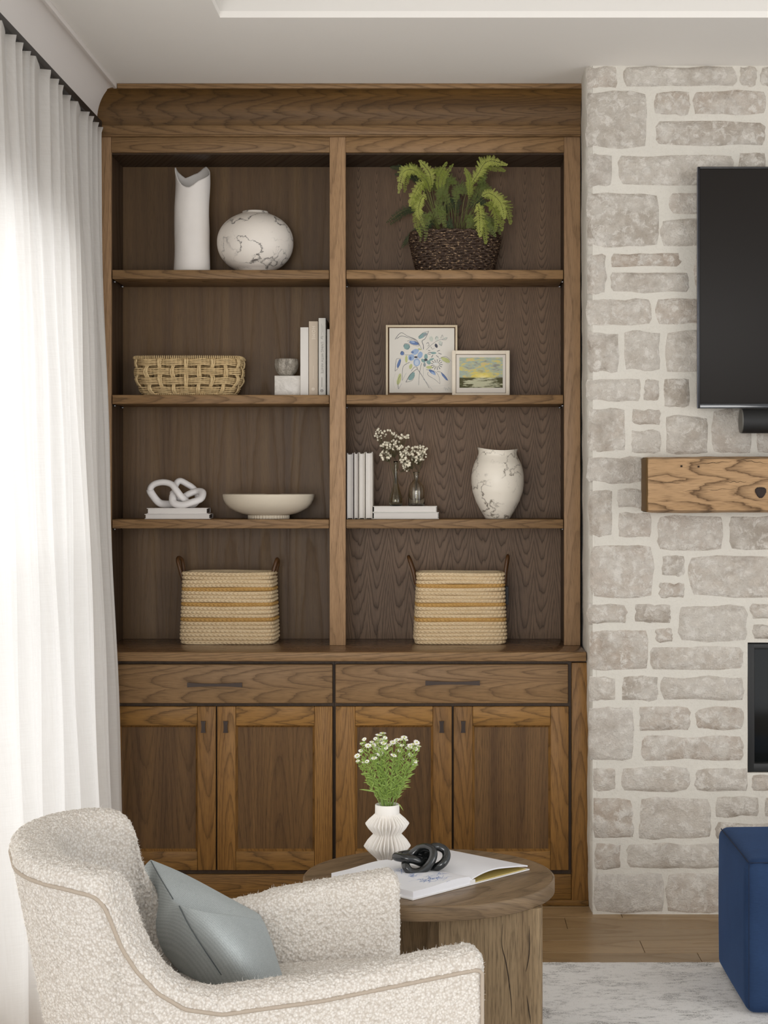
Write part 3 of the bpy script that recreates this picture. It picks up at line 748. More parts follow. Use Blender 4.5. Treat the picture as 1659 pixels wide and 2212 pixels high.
# ---------------------------------------------------------------- ottoman
def twill(name, a, b, scale=900, sheen=0.4):
    t = NT(name); s = t.sep(t.obj())
    w = t.noise(t.comb(t.m_('MULTIPLY', s[0], 60), t.m_('MULTIPLY', s[1], 60), t.m_('MULTIPLY', s[2], scale)), 1, 3, 0.7)
    n = t.noise(t.obj(), 8, 3, 0.6); f2 = t.noise(t.obj(), 500, 2, 0.6)
    c = t.mix(t.m_('MULTIPLY', t.m_('ADD', w, n), 0.5), lin(a), lin(b))
    t.bump(t.m_('ADD', w, f2), 0.35, 0.0012)
    t.fin(c, 0.75, 0.2)
    t.b.inputs['Sheen Weight'].default_value = sheen; t.b.inputs['Sheen Roughness'].default_value = 0.4
    t.b.inputs['Sheen Tint'].default_value = (*lin(tuple(min(255, v*1.25) for v in b)), 1)
    return t.m
M_BLUE = twill('blue_velvet', (18, 35, 62), (44, 68, 104), 500, 0.6)
def puffy(x0, x1, y0, y1, z0, z1, bulge, rad, n=28, top_only=False):
    """upholstered box: rounded arrises, faces slightly domed"""
    V, Fc = [], []; idx = {}
    cx, cy, cz = (x0+x1)/2, (y0+y1)/2, (z0+z1)/2; hx, hy, hz = (x1-x0)/2, (y1-y0)/2, (z1-z0)/2
    def add(u, v, w):
        key = (round(u, 5), round(v, 5), round(w, 5))
        if key in idx: return idx[key]
        p = Vector((u*hx, v*hy, w*hz)); q = Vector((max(-hx+rad, min(hx-rad, p.x)), max(-hy+rad, min(hy-rad, p.y)), max(-hz+rad, min(hz-rad, p.z))))
        d = p-q
        if d.length > 1e-9: p = q+d.normalized()*rad
        f = lambda t_: 1-t_*t_
        p.x += u*bulge*f(v)*f(w)*(abs(u) >= 1) ; p.y += v*bulge*f(u)*f(w)*(abs(v) >= 1); p.z += w*bulge*1.3*f(u)*f(v)*(w >= 1)
        idx[key] = len(V); V.append((cx+p.x, cy+p.y, cz+p.z)); return idx[key]
    g = [-1+2*i/n for i in range(n+1)]
    # cluster the grid towards the arrises
    g = [math.copysign(1-(1-abs(t_))**1.6, t_) if abs(t_) < 1 else t_ for t_ in g]
    for fix in (0, 1, 2):
        for s in (-1, 1):
            for i in range(n):
                for k in range(n):
                    q = []
                    for a, b in ((g[i], g[k]), (g[i+1], g[k]), (g[i+1], g[k+1]), (g[i], g[k+1])):
                        c = [a, b]; c.insert(fix, s); q.append(add(*c))
                    Fc.append(q if s > 0 else q[::-1])
    return V, Fc
ot = thing('ottoman', (1.1, 4.84, 0.012), 'square navy blue upholstered ottoman on the rug by the chimney', 'ottoman')
ox0, ox1, oy0, oy1, oz1 = 0.834, 1.36, 4.61, 5.09, 0.433
put('upholstery', puffy(ox0, ox1, oy0, oy1, 0.0125, oz1, 0.008, 0.03), M_BLUE, ot)
M_SEAM = plain('navy_seam', (14, 32, 60), 0.8, 0.1, 100)
for pts in ([(ox0+0.009, oy0+0.009, 0.03), (ox0+0.009, oy0+0.009, oz1-0.012)], [(ox0+0.009, oy0+0.012, oz1-0.008), (ox0+0.006, (oy0+oy1)/2, oz1-0.004), (ox0+0.009, oy1-0.012, oz1-0.008)],
            [(ox0+0.012, oy0+0.009, oz1-0.008), ((ox0+ox1)/2, oy0+0.004, oz1-0.003), (ox1-0.012, oy0+0.009, oz1-0.008)]):
    put('seam', tube_vf(smoothpath(pts, 10), 0.0016, 6), M_SEAM, ot)
# ---------------------------------------------------------------- things on the shelves
def ceramic(name, rgb, rough=0.55, mott=0.04, bump=0.08, spec=0.4):
    t = NT(name); o = t.obj(); c = lin(rgb)
    f = t.noise(o, 9, 4, 0.6); g = t.noise(o, 220, 3, 0.6)
    col = t.mix(f, tuple(v*(1-mott*2) for v in c), tuple(min(1, v*(1+mott)) for v in c))
    col = t.mix(t.ramp(g, [(0.6, 0.0), (0.8, 0.12)]), col, tuple(v*0.6 for v in c))
    t.bump(f, bump, 0.004)
    return t.fin(col, rough, spec)
def crackle(name, rgb, dark, scale=9.0, width=0.012, seed=0.0):
    """pale glaze with a few wandering smoke lines, each with its own jitter"""
    t = NT(name); o = t.vadd(t.obj(), (seed, seed*0.7, seed*1.3)); c = lin(rgb)
    w = t.noise(o, 30, 4, 0.7, color=True); w2 = t.noise(o, 150, 3, 0.8, color=True)
    d = t.vadd(o, t.vscale(t.vadd(w, (-0.5, -0.5, -0.5)), (0.035, 0.035, 0.035)))
    d = t.vadd(d, t.vscale(t.vadd(w2, (-0.5, -0.5, -0.5)), (0.012, 0.012, 0.012)))
    e = t.m_('ABSOLUTE', t.m_('SUBTRACT', t.noise(t.vscale(d, (1, 1, 1.3)), scale, 2, 0.5), 0.5))
    ln = t.ramp(e, [(0.0, 1.0), (width, 0.75), (width*2.2, 0.18), (width*5, 0.0)])
    mask = t.ramp(t.noise(o, 7, 3, 0.6), [(0.36, 0.0), (0.54, 1.0)])
    e2 = t.m_('ABSOLUTE', t.m_('SUBTRACT', t.noise(t.vadd(d, (3.1, 1.7, 0.4)), scale*1.7, 2, 0.5), 0.5))
    ln2 = t.ramp(e2, [(0.0, 0.45), (width*1.6, 0.0)])
    mask2 = t.ramp(t.noise(t.vadd(o, (5, 5, 5)), 8, 3, 0.6), [(0.48, 0.0), (0.6, 1.0)])
    f = t.noise(o, 11, 3, 0.6)
    col = t.mix(f, tuple(v*0.94 for v in c), tuple(min(1, v*1.04) for v in c))
    col = t.mix(t.m_('MULTIPLY', ln, mask), col, lin(dark))
    col = t.mix(t.m_('MULTIPLY', ln2, mask2), col, lin(dark))
    return t.fin(col, 0.42, 0.45)
def curve1(tab, x):
    for (a, va), (b, vb) in zip(tab, tab[1:]):
        if a <= x <= b:
            f = (x-a)/(b-a); f = f*f*(3-2*f); return va+(vb-va)*f
    return tab[-1][1] if x > tab[-1][0] else tab[0][1]
def curve_lin(tab, x):
    for (a, va), (b, vb) in zip(tab, tab[1:]):
        if a <= x <= b: return va+(vb-va)*(x-a)/(b-a)
    return tab[-1][1] if x > tab[-1][0] else tab[0][1]

# tall white vase with a torn rim
YT = 6.19; cx = X(415, YT); r0 = 39*YT/F
tv_ = thing('tall_vase', (cx, YT, Z1), 'tall white cylindrical vase with an irregular torn rim on the top left shelf', 'vase')
tear = [(0, 376), (40, 389), (62, 396), (78, 405), (92, 411), (105, 410), (120, 405), (140, 392), (160, 377), (180, 362), (205, 370), (236, 380), (250, 376), (266, 371), (280, 368), (305, 358), (318, 356), (340, 366), (360, 376)]
def torn():
    NA, NZ = 120, 60; V = []
    for i in range(NA):
        a = 360.0*i/NA; ar = math.radians(a)
        top = Z(curve_lin(tear, (360-a) % 360 if False else a), YT)+0.0012*noise.noise(Vector((i*0.7, 0, 0)))
        # angle 0 = right, 90 = towards the room (-Y)
        for side in (0, 1):
            for k in range(NZ+1):
                f = k/NZ if side == 0 else 1-k/NZ
                z = Z1+0.0003+(top-Z1)*f
                rr = r0*(0.97+0.045*(1-f)**6-0.03*math.sin(math.pi*f)*0.6)*(1+0.035*noise.noise(Vector((math.cos(ar)*1.4, math.sin(ar)*1.4, z*11+3)))) - (0.0045 if side else 0)
                xo = 0.004*noise.noise(Vector((0, 7, z*8)))
                if side == 1 and z < Z1+0.01: rr *= 0.98
                V.append((cx+xo+rr*math.cos(ar), YT-rr*math.sin(ar), z))
    n = 2*(NZ+1); Fc = []
    for i in range(NA):
        j = (i+1) % NA
        for k in range(n): Fc.append([i*n+k, i*n+(k+1) % n, j*n+(k+1) % n, j*n+k])
    return V, Fc
put('vase_body', torn(), ceramic('white_bisque', (240, 234, 228), 0.6), tv_)
put('vase_floor', lathe_vf([(0.0, Z1+0.006), (r0*0.93, Z1+0.006)], (cx, YT), 40), ceramic('white_bisque_floor', (225, 218, 210), 0.7), tv_)

# round squat vase with dark crackle lines
YV = 6.19; c = (X(551.5, YV), YV)
def prof_px(tab, Y, cxp, z0, z1, py0, py1):
    return [(abs(p[0])*Y/F, z0+(z1-z0)*(py0-p[1])/(py0-py1)) for p in tab]
rv = thing('round_vase', (c[0], YV, Z1), 'squat round white vase with fine dark crackle lines, beside the tall vase', 'vase')
zt_ = Z(458, YV)
pr = []
for i in range(41):
    u = i/40; z = Z1+0.0005+(zt_-Z1)*u
    q = abs(2*u*0.995-0.985)
    r = 81.5*(max(0.0, 1-q**2.25))**0.5 if q < 1 else 0
    pr.append((max(r, 28 if u > 0.5 else 38)*YV/F, z))
pr = [(0, Z1+0.0005), (36*YV/F, Z1+0.0005)]+pr[1:]
zt2 = pr[-1][1]
pr += [(15.5*YV/F, zt2+0.0022), (15.0*YV/F, zt2+0.003), (13*YV/F, zt2+0.002), (12.5*YV/F, zt2-0.012)]
put('vase_body', lathe_vf(pr, c, 96, lambda a, r, z: (r*(1+0.008*math.sin(a*2+z*30)), z)), crackle('crackle_round', (240, 232, 222), (56, 50, 46), 9.0, 0.006, 2.3), rv)

# marble block and cup
YM = 6.15
M_MARB = NT('veined_marble')
_o = M_MARB.vscale(M_MARB.obj(), (1, 1, 1)); _w = M_MARB.noise(_o, 14, 5, 0.65, 2.0)
_v = M_MARB.noise(M_MARB.vadd(_o, M_MARB.vscale(M_MARB.noise(_o, 20, 4, 0.6, color=True), (0.05, 0.05, 0.05))), 26, 5, 0.7, 1.5)
M_MARBLE = M_MARB.fin(M_MARB.mix(M_MARB.ramp(_v, [(0.42, 0.0), (0.62, 0.6)]), lin((226, 220, 212)), lin((184, 178, 168))), 0.35, 0.4)
mk = thing('marble_block', (X(621, YM), YM, Z2), 'pale veined marble block beside the books on the second left shelf', 'bookend')
put('block', box_vf(X(593, YM), X(648.5, YM), YM, YM+0.09, Z2+0.0003, Z(811.5, YM), 0.0015), M_MARBLE, mk, auto=40)
t = NT('grey_speckled_marble'); o_ = t.vscale(t.obj(), (1, 1, 0.35)); n_ = t.noise(o_, 60, 5, 0.75, 1.0); n2_ = t.noise(o_, 220, 3, 0.7)
M_MARB2 = t.fin(t.mix(t.ramp(n2_, [(0.5, 0), (0.68, 0.6)]), t.mix(t.ramp(n_, [(0.4, 0), (0.6, 1)]), lin((190, 182, 170)), lin((134, 126, 114))), lin((84, 78, 70))), 0.5, 0.35)
ym = YM+0.043; cb = (X(619, ym), ym); zb_ = Z(811.5, YM)+0.0003; zt_ = Z(776, ym); k_ = ym/F
cp = thing('marble_cup', (cb[0], ym, zb_), 'small round grey marble cup on the marble block', 'bowl')
put('cup_body', lathe_vf([(0, zb_), (11*k_, zb_), (17*k_, zb_+0.006), (22.5*k_, zb_+0.018), (25.5*k_, zb_+0.034), (26*k_, zb_+0.044), (25*k_, zt_-0.001), (24*k_, zt_), (22.5*k_, zt_-0.002), (22.5*k_, zb_+0.03), (15*k_, zb_+0.012), (0, zb_+0.008)], cb, 56), M_MARB2, cp)

# books
M_PAGE = NT('page_edges'); _s = M_PAGE.sep(M_PAGE.obj())
_p = M_PAGE.noise(M_PAGE.comb(M_PAGE.m_('MULTIPLY', _s[0], 1500), M_PAGE.m_('MULTIPLY', _s[1], 30), M_PAGE.m_('MULTIPLY', _s[2], 3)), 1, 2, 0.6)
M_PAGEV = M_PAGE.fin(M_PAGE.mix(_p, lin((206, 200, 194)), lin((232, 228, 222))), 0.9, 0.1)
M_PAGE = NT('page_edges_flat'); _s = M_PAGE.sep(M_PAGE.obj())
_p = M_PAGE.noise(M_PAGE.comb(M_PAGE.m_('MULTIPLY', _s[0], 6), M_PAGE.m_('MULTIPLY', _s[1], 30), M_PAGE.m_('MULTIPLY', _s[2], 1500)), 1, 2, 0.6)
M_PAGEH = M_PAGE.fin(M_PAGE.mix(_p, lin((208, 202, 196)), lin((234, 230, 225))), 0.9, 0.1)
_cov = {}
def cover_mat(rgb):
    if rgb not in _cov: _cov[rgb] = plain('book_cloth_%d_%d_%d' % rgb, rgb, 0.6, 0.02, 60, 0.02)
    return _cov[rgb]
def text(name, s, size, mat, par, loc, rot, ext=0.00015):
    cu_ = bpy.data.curves.new(name, 'FONT'); cu_.body = s; cu_.size = size; cu_.extrude = ext
    cu_.align_x = 'LEFT'; cu_.align_y = 'CENTER'; cu_.materials.append(mat)
    o = bpy.data.objects.new(name, cu_); COL.objects.link(o); o.parent = par
    o.location = Vector(loc)-BASE[par]; o.rotation_euler = rot
    BASE[o] = BASE[par]; return o
def upright(x0, x1, ztop, zbase, Y, depth, rgb, lab, group, spine=True, inset=0.003):
    b = thing('book', ((x0+x1)/2, Y+depth/2, zbase), lab, 'book', group)
    th = 0.0022; zb2, zt2 = zbase+0.0003, ztop; M = cover_mat(rgb)
    ya, yb2 = Y, Y+depth
    if spine:   # spine faces the room
        put('cover', join(box_vf(x0, x0+th, ya, yb2, zb2, zt2, 0.0006), box_vf(x1-th, x1, ya, yb2, zb2, zt2, 0.0006),
            box_vf(x0, x1, ya-0.0012, ya+0.0018, zb2, zt2, 0.0012)), M, b, auto=50)
        put('page_block', box_vf(x0+th+0.0002, x1-th-0.0002, ya+0.003, yb2-inset, zb2+0.003, zt2-0.0035), M_PAGEV, b, smooth=False)
    else:       # fore-edge faces the room, slightly hollow
        put('cover', join(box_vf(x0, x0+th, ya, yb2, zb2, zt2, 0.0006), box_vf(x1-th, x1, ya, yb2, zb2, zt2, 0.0006), box_vf(x0, x1, yb2-0.002, yb2+0.001, zb2, zt2, 0.0012)), M, b, auto=50)
        n = 8; V = []
        for i in range(n+1):
            u = i/n; xx = x0+th+0.0002+(x1-x0-2*th-0.0004)*u; yy = ya+inset+0.0035*math.sin(math.pi*u)
            zz = zt2-0.004-0.002*math.sin(math.pi*u)
            V += [(xx, yy, zb2+0.003), (xx, yy, zz), (xx, yb2-0.003, zz), (xx, yb2-0.003, zb2+0.003)]
        Fc = [[i*4+k, i*4+(k+1) % 4, i*4+4+(k+1) % 4, i*4+4+k] for i in range(n) for k in range(4)]+[[3, 2, 1, 0], [n*4, n*4+1, n*4+2, n*4+3]]
        put('page_block', (V, Fc), M_PAGEV, b, smooth=False)
    return b
Yb = 6.14
g1 = None
def bx_(p): return X(p, Yb)
upright(bx_(648.7), bx_(666.2), Z(707, Yb), Z2, Yb, 0.16, (230, 225, 218), 'plain white book with a blank spine, shortest beside the marble block', 'upright books on the second left shelf')
b2 = upright(bx_(667.2), bx_(686.6), Z(694, Yb), Z2, Yb, 0.17, (208, 192, 172), 'beige book with HOME on its spine', 'upright books on the second left shelf')
b3 = upright(bx_(688.3), bx_(703.5), Z(687, Yb), Z2, Yb, 0.18, (230, 227, 219), 'tallest white book, its spine reading LIVING WITH WHITE', 'upright books on the second left shelf')
upright(bx_(706.6), bx_(716), Z(711, Yb), Z2, Yb, 0.15, (216, 210, 202), 'thin pale book half hidden against the centre post, second left shelf', 'upright books on the second left shelf')
M_INKW = plain('cream_ink', (238, 226, 210), 0.6); M_INKG = plain('grey_ink', (150, 146, 136), 0.6); M_INKD = plain('dark_ink', (110, 104, 98), 0.6)
def spine_text(s, size, px_, py_, mat, par, sx=1.0):
    o = text('lettering', s, size, mat, par, (X(px_, Yb), Yb-0.0014, Z(py_, Yb)), (math.pi/2, math.pi/2, 0))
    if s == 'HOME': o.data.space_character = 1.22
    dg = bpy.context.evaluated_depsgraph_get(); me = bpy.data.meshes.new_from_object(o.evaluated_get(dg)); q = bpy.data.objects.new('lettering_', me)
    COL.objects.link(q); q.parent = par; q.location = o.location; q.rotation_euler = o.rotation_euler; q.scale = (sx, 1, 1)
    if not me.materials: me.materials.append(mat)
    bpy.data.objects.remove(o); q.name = 'lettering'; return q
o = spine_text('HOME', 0.0165, 677, 704, M_INKW, b2, 0.95)
o = spine_text('for', 0.013, 695.5, 726, M_INKG, b3, 0.8)
o = spine_text('LIVING WITH WHITE', 0.0122, 695.8, 738.5, M_INKG, b3, 1.0)
def logo(px_, py_, mat, par, r_=3.2):
    k = Yb/F; c3 = (X(px_, Yb), Z(py_, Yb)); V = []; n = 20
    def ring(ra, rb):
        V = [(c3[0]+rr*math.cos(a), Yb-0.0015, c3[1]+rr*math.sin(a)) for rr in (ra, rb) for a in [2*math.pi*i/n for i in range(n)]]
        return V, [[i, (i+1) % n, n+(i+1) % n, n+i] for i in range(n)]
    parts = [ring(r_*k, r_*k*0.68), ring(r_*k*0.35, 0.0002), box_vf(c3[0]-r_*k, c3[0]+r_*k, Yb-0.0016, Yb-0.0013, c3[1]-0.0005, c3[1]+0.0005)]
    put('emblem', join(*parts), mat, par, smooth=False)
logo(676.5, 840.5, M_INKW, b2); logo(695.2, 844, M_INKD, b3)
lines_ = [box_vf(X(694.7, Yb), X(695.9, Yb), Yb-0.0015, Yb-0.0012, Z(836, Yb), Z(815, Yb)), box_vf(X(694, Yb), X(694.8, Yb), Yb-0.0015, Yb-0.0012, Z(724, Yb), Z(699, Yb)), box_vf(X(696.5, Yb), X(697.2, Yb), Yb-0.0015, Yb-0.0012, Z(718, Yb), Z(703, Yb))]
put('spine_rule', lines_[0], M_INKG, b3, smooth=False); put('spine_rule', join(*lines_[1:]), plain('pale_ink', (196, 192, 184), 0.6), b3, smooth=False)
put('spine_rule', box_vf(X(676.3, Yb), X(677.5, Yb), Yb-0.0015, Yb-0.0012, Z(818, Yb), Z(790, Yb)), plain('faint_cream_ink', (222, 208, 190), 0.6), b2, smooth=False)

gr3 = 'upright books on the third right shelf'
Yq = 6.13; qx = lambda p: X(p, Yq)
upright(qx(749.6), qx(762.6), Z(978.5, Yq), Z3, Yq, 0.17, (222, 216, 214), 'pale grey-white book against the centre post, its page edges out', gr3, False, 0.0015)
upright(qx(764.8), qx(774.0), Z(977, Yq), Z3, Yq, 0.17, (196, 188, 180), 'narrow greyer book, second from the centre post', gr3, False)
upright(qx(775.6), qx(788.0), Z(977, Yq), Z3, Yq, 0.17, (232, 226, 212), 'cream book, third from the centre post', gr3, False)
upright(qx(789.8), qx(804.4), Z(976, Yq), Z3, Yq, 0.17, (228, 222, 212), 'white book beside the lying stack, its page edges out', gr3, False)
def lying(name_lab, x0, x1, z0, z1, Y, depth, rgb, group, rot=0.0, darkend=False):
    b = thing('book', ((x0+x1)/2, Y+depth/2, z0), name_lab, 'book', group)
    th = 0.0022; M = cover_mat(rgb); pv = (x0, Y, 0)
    cvr = join(box_vf(x0, x1, Y, Y+depth, z0+0.0002, z0+th, 0.0006), box_vf(x0, x1, Y, Y+depth, z1-th, z1, 0.0006), box_vf(x0, x1, Y+depth-0.002, Y+depth+0.0012, z0+0.0002, z1, 0.001))
    put('cover', xf(cvr, rot, 'Z', pv), M, b, auto=50)
    put('page_block', xf(box_vf(x0+0.004, x1-0.0035, Y+0.003, Y+depth-0.003, z0+th+0.0001, z1-th-0.0001), rot, 'Z', pv), M_PAGEH, b, smooth=False)
    if darkend:
        put('end_paper', xf(box_vf(x1-0.0034, x1-0.003, Y+0.004, Y+depth-0.004, z0+th+0.0003, z1-th-0.0003), rot, 'Z', pv), cover_mat((92, 84, 78)), b, smooth=False)
    return b
zs0 = Z3; zs1 = Z(1107, Yq); zs2 = Z(1093.5, Yq)
lying('white book lying under another beneath the two glass bottles', qx(805), qx(948), zs0+0.0003, zs1, Yq, 0.17, (226, 224, 218), 'lying books under the bottles')
lying('white book lying on top, the glass bottles stand on it', qx(805.5), qx(944), zs1+0.0004, zs2, Yq, 0.165, (230, 227, 220), 'lying books under the bottles')
zk0 = Z3; Yk_ = 6.12; kx_ = lambda p: X(p, Yk_)
zk1 = Z(1110.5, Yk_); zk2 = Z(1097.8, Yk_)
lying('lower white book of the two under the white knot sculpture', kx_(312), kx_(453), zk0+0.0003, zk1, Yk_, 0.17, (236, 230, 226), 'lying books under the white knot', 0.07, True)
lying('upper white book lying directly under the white knot sculpture', kx_(317), kx_(447.5), zk1+0.0004, zk2, Yk_, 0.165, (238, 232, 228), 'lying books under the white knot', 0.07, True)

# framed floral
Ya = 6.255
M_FRA = plain('pale_oak_frame', (222, 204, 174), 0.5, 0.06, 40); M_FRI = plain('frame_inner_shadow_side', (120, 92, 62), 0.6, 0.1, 40)
M_CANV = plain('canvas_cream', (232, 227, 217), 0.8, 0.02, 300, 0.1)
def zx(zx_, zy_): return (820+zx_/5.72, 690+zy_/5.72)
def frame(name_root, x0p, x1p, y0p, y1p, fw_, Y, dep, mat, par):
    x0, x1, z1_, z0_ = X(x0p, Y), X(x1p, Y), Z(y0p, Y), Z(y1p, Y); f = fw_*Y/F
    for a, b, c_, d_ in ((x0, x0+f, z0_, z1_), (x1-f, x1, z0_, z1_), (x0+f, x1-f, z1_-f, z1_), (x0+f, x1-f, z0_, z0_+f)):
        box('frame_side', a, b, Y, Y+dep, c_, d_, mat, par, 0.0008)
    return x0, x1, z0_, z1_, f
fa = thing('framed_floral_art', (X(910, Ya), Ya, Z2), 'large square canvas of blue loosely painted flowers in a pale wood frame', 'picture')
x0, x1, z0_, z1_, f = frame('f', 833.5, 988, 702, CY+(EYE-Z2-0.0004)*F/Ya, 4.2, Ya, 0.03, M_FRA, fa)
put('frame_back', box_vf(x0+f, x1-f, Ya+0.020, Ya+0.028, z0_+f, z1_-f), M_FRI, fa, smooth=False)
cY = Ya+0.004
put('canvas', box_vf(X(841, cY), X(981.5, cY), cY, Ya+0.0195, Z(848.5, cY), Z(708.5, cY), 0.001), M_CANV, fa, auto=40)
_paint = {}
def pm(rgb):
    if rgb not in _paint: _paint[rgb] = plain('paint_%d_%d_%d' % rgb, rgb, 0.7, 0.12, 120)
    return _paint[rgb]
strokes = {}
lay = [0]
def stroke(rgb, pts, w0, w1=None, n=8):
    """one brush stroke in the canvas plane; pts in the close-up's pixels"""
    w1 = w0 if w1 is None else w1; lay[0] += 1; yy = cY-0.0003-lay[0]*0.000004
    pp = smoothpath([Vector((a, b, 0)) for a, b in pts], n); V = []
    for i, p in enumerate(pp):
        tg = (pp[min(i+1, len(pp)-1)]-pp[max(i-1, 0)]).normalized(); nn = Vector((-tg.y, tg.x, 0))
        u = i/(len(pp)-1); w = (w0+(w1-w0)*u)*(0.75+0.35*noise.noise(Vector((i*0.9, lay[0], 0))))
        for s in (-1, 1):
            q = p+nn*w*0.5*s; a, b = zx(q.x, q.y); V.append((X(a, cY), yy, Z(b, cY)))
    strokes.setdefault(rgb, []).append((V, [[2*i, 2*i+1, 2*i+3, 2*i+2] for i in range(len(pp)-1)]))
def blob(rgb, cx_, cy_, rx, ry, ang=0):
    lay[0] += 1; yy = cY-0.0003-lay[0]*0.000004; V = []; n = 16
    for i in range(n):
        a = 2*math.pi*i/n; k = 1+0.22*noise.noise(Vector((i*0.8, lay[0]*1.3, 0)))
        u, v = rx*k*math.cos(a), ry*k*math.sin(a); ca, sa = math.cos(ang), math.sin(ang)
        p_, q_ = zx(cx_+u*ca-v*sa, cy_+u*sa+v*ca); V.append((X(p_, cY), yy, Z(q_, cY)))
    strokes.setdefault(rgb, []).append((V, [list(range(n))]))
DK, BL, LB, TE, OL, GY = (70, 74, 86), (104, 128, 176), (160, 182, 214), (138, 168, 166), (196, 200, 140), (150, 158, 162)
for c5 in ((440, 400, 48, 34, -0.5), (390, 470, 38, 40, 0.2), (500, 440, 30, 44, 0.3), (458, 530, 42, 50, 0.1)): blob(LB, *c5)
blob((200, 212, 228), 462, 535, 26, 34); blob(BL, 405, 405, 18, 12); blob(BL, 380, 480, 14, 22); blob(DK, 448, 466, 22, 12)
blob(TE, 572, 460, 22, 34); blob(TE, 540, 510, 30, 20, 0.6); blob(TE, 605, 530, 30, 22, 0.8); blob(TE, 640, 495, 34, 14, -0.4); blob(GY, 555, 560, 16, 26); blob(DK, 570, 500, 22, 16)
blob(TE, 335, 335, 40, 34, 0.4); blob(BL, 278, 418, 22, 26); blob(BL, 425, 290, 62, 22, 0.25); blob(LB, 410, 280, 30, 10, 0.2)
blob(TE, 530, 200, 56, 24, -0.6); blob(GY, 560, 190, 30, 16, -0.6); blob((206, 210, 198), 638, 240, 24, 34, -0.3); blob((210, 214, 204), 705, 235, 22, 28, 0.2); blob((206, 210, 200), 750, 295, 24, 30, -0.4); blob((216, 218, 208), 812, 232, 26, 12, -0.2); blob(DK, 700, 325, 16, 28, -0.5)
blob(OL, 330, 490, 16, 44); blob(OL, 385, 582, 20, 32, 0.3); blob(OL, 240, 740, 22, 70, 0.25); blob(OL, 815, 500, 60, 26, 0.5); blob(OL, 615, 592, 40, 18); blob(OL, 495, 368, 22, 10, 0.3)
blob(BL, 238, 545, 18, 60, 0.3); blob(TE, 395, 705, 30, 58, 0.6); blob(BL, 650, 650, 50, 20, 0.6); blob(BL, 800, 705, 62, 14, 0.9); blob(LB, 665, 668, 34, 12, 0.6); blob(TE, 665, 415, 34, 14)
for pts, w in (([(192, 246), (232, 190), (275, 165), (340, 205)], 8), ([(210, 240), (270, 205), (350, 225), (440, 250), (495, 325)], 7), ([(340, 205), (420, 235), (470, 270), (525, 378)], 6), ([(345, 265), (420, 250), (485, 325), (400, 310), (345, 268)], 5),
        ([(542, 370), (540, 320), (525, 268), (560, 240), (590, 185), (605, 142)], 9), ([(480, 215), (540, 165), (605, 148)], 6), ([(578, 375), (640, 315), (720, 262), (830, 228)], 5), ([(580, 300), (600, 285), (612, 320), (590, 330)], 7), ([(632, 338), (655, 368), (680, 350)], 6),
        ([(315, 438), (380, 438)], 5), ([(192, 640), (200, 540), (212, 488), (265, 482)], 6), ([(192, 640), (228, 600), (262, 510)], 5), ([(370, 530), (290, 590), (280, 755)], 7), ([(280, 755), (330, 660)], 4), ([(325, 775), (380, 680), (465, 605), (430, 590), (390, 640)], 8), ([(325, 775), (400, 755), (435, 690)], 5),
        ([(235, 860), (225, 790), (240, 720), (262, 690)], 6), ([(235, 860), (275, 790)], 4), ([(520, 540), (500, 620), (488, 715), (482, 812)], 6), ([(540, 590), (542, 700)], 4), ([(465, 610), (540, 720), (615, 850)], 7), ([(540, 735), (590, 790), (655, 878)], 4),
        ([(575, 620), (680, 640), (730, 700), (748, 790)], 5), ([(598, 650), (600, 690), (680, 740), (748, 800)], 5), ([(710, 645), (770, 660), (850, 760)], 6), ([(730, 490), (800, 460), (845, 475), (885, 520)], 5), ([(735, 500), (800, 520), (850, 550)], 4),
        ([(256, 430), (275, 395), (302, 410), (300, 440)], 6), ([(300, 335), (310, 302), (360, 305), (368, 345), (330, 372)], 6), ([(770, 250), (820, 250), (835, 222)], 5), ([(740, 300), (765, 325), (775, 280)], 5), ([(755, 235), (775, 192), (785, 230)], 5), ([(690, 240), (700, 215), (720, 225)], 5)):
    stroke(DK if w > 4 else GY, pts, w, w*0.6)
for k in range(13):
    a = 2*math.pi*k/13; stroke(DK, [(705+30*math.cos(a), 558+22*math.sin(a)), (705+74*math.cos(a), 558+66*math.sin(a))], 6, 9, 2)
for (a, b, c_, d_) in ((600, 380, 625, 388), (600, 410, 640, 408), (710, 395, 745, 380), (725, 415, 765, 430), (700, 445, 730, 470), (660, 440, 640, 470), (590, 425, 630, 432)): stroke(DK, [(a, b), (c_, d_)], 8, 8, 2)
blob((232, 232, 228), 690, 548, 30, 12, -0.1)
for k in range(5): stroke(GY, [(795+k*16, 860+(k % 2)*12), (805+k*16, 835+(k % 3)*14), (815+k*16, 880-(k % 2)*14)], 2.5, 2, 3)
stroke((214, 211, 204), [(200, 660), (170, 760), (190, 850)], 3); stroke((206, 203, 198), [(868, 560), (845, 680), (860, 800), (640, 825)], 3)
for rgb, sh in strokes.items():
    put('brush_strokes', join(*sh), pm(rgb), fa, smooth=False, kind='stuff')

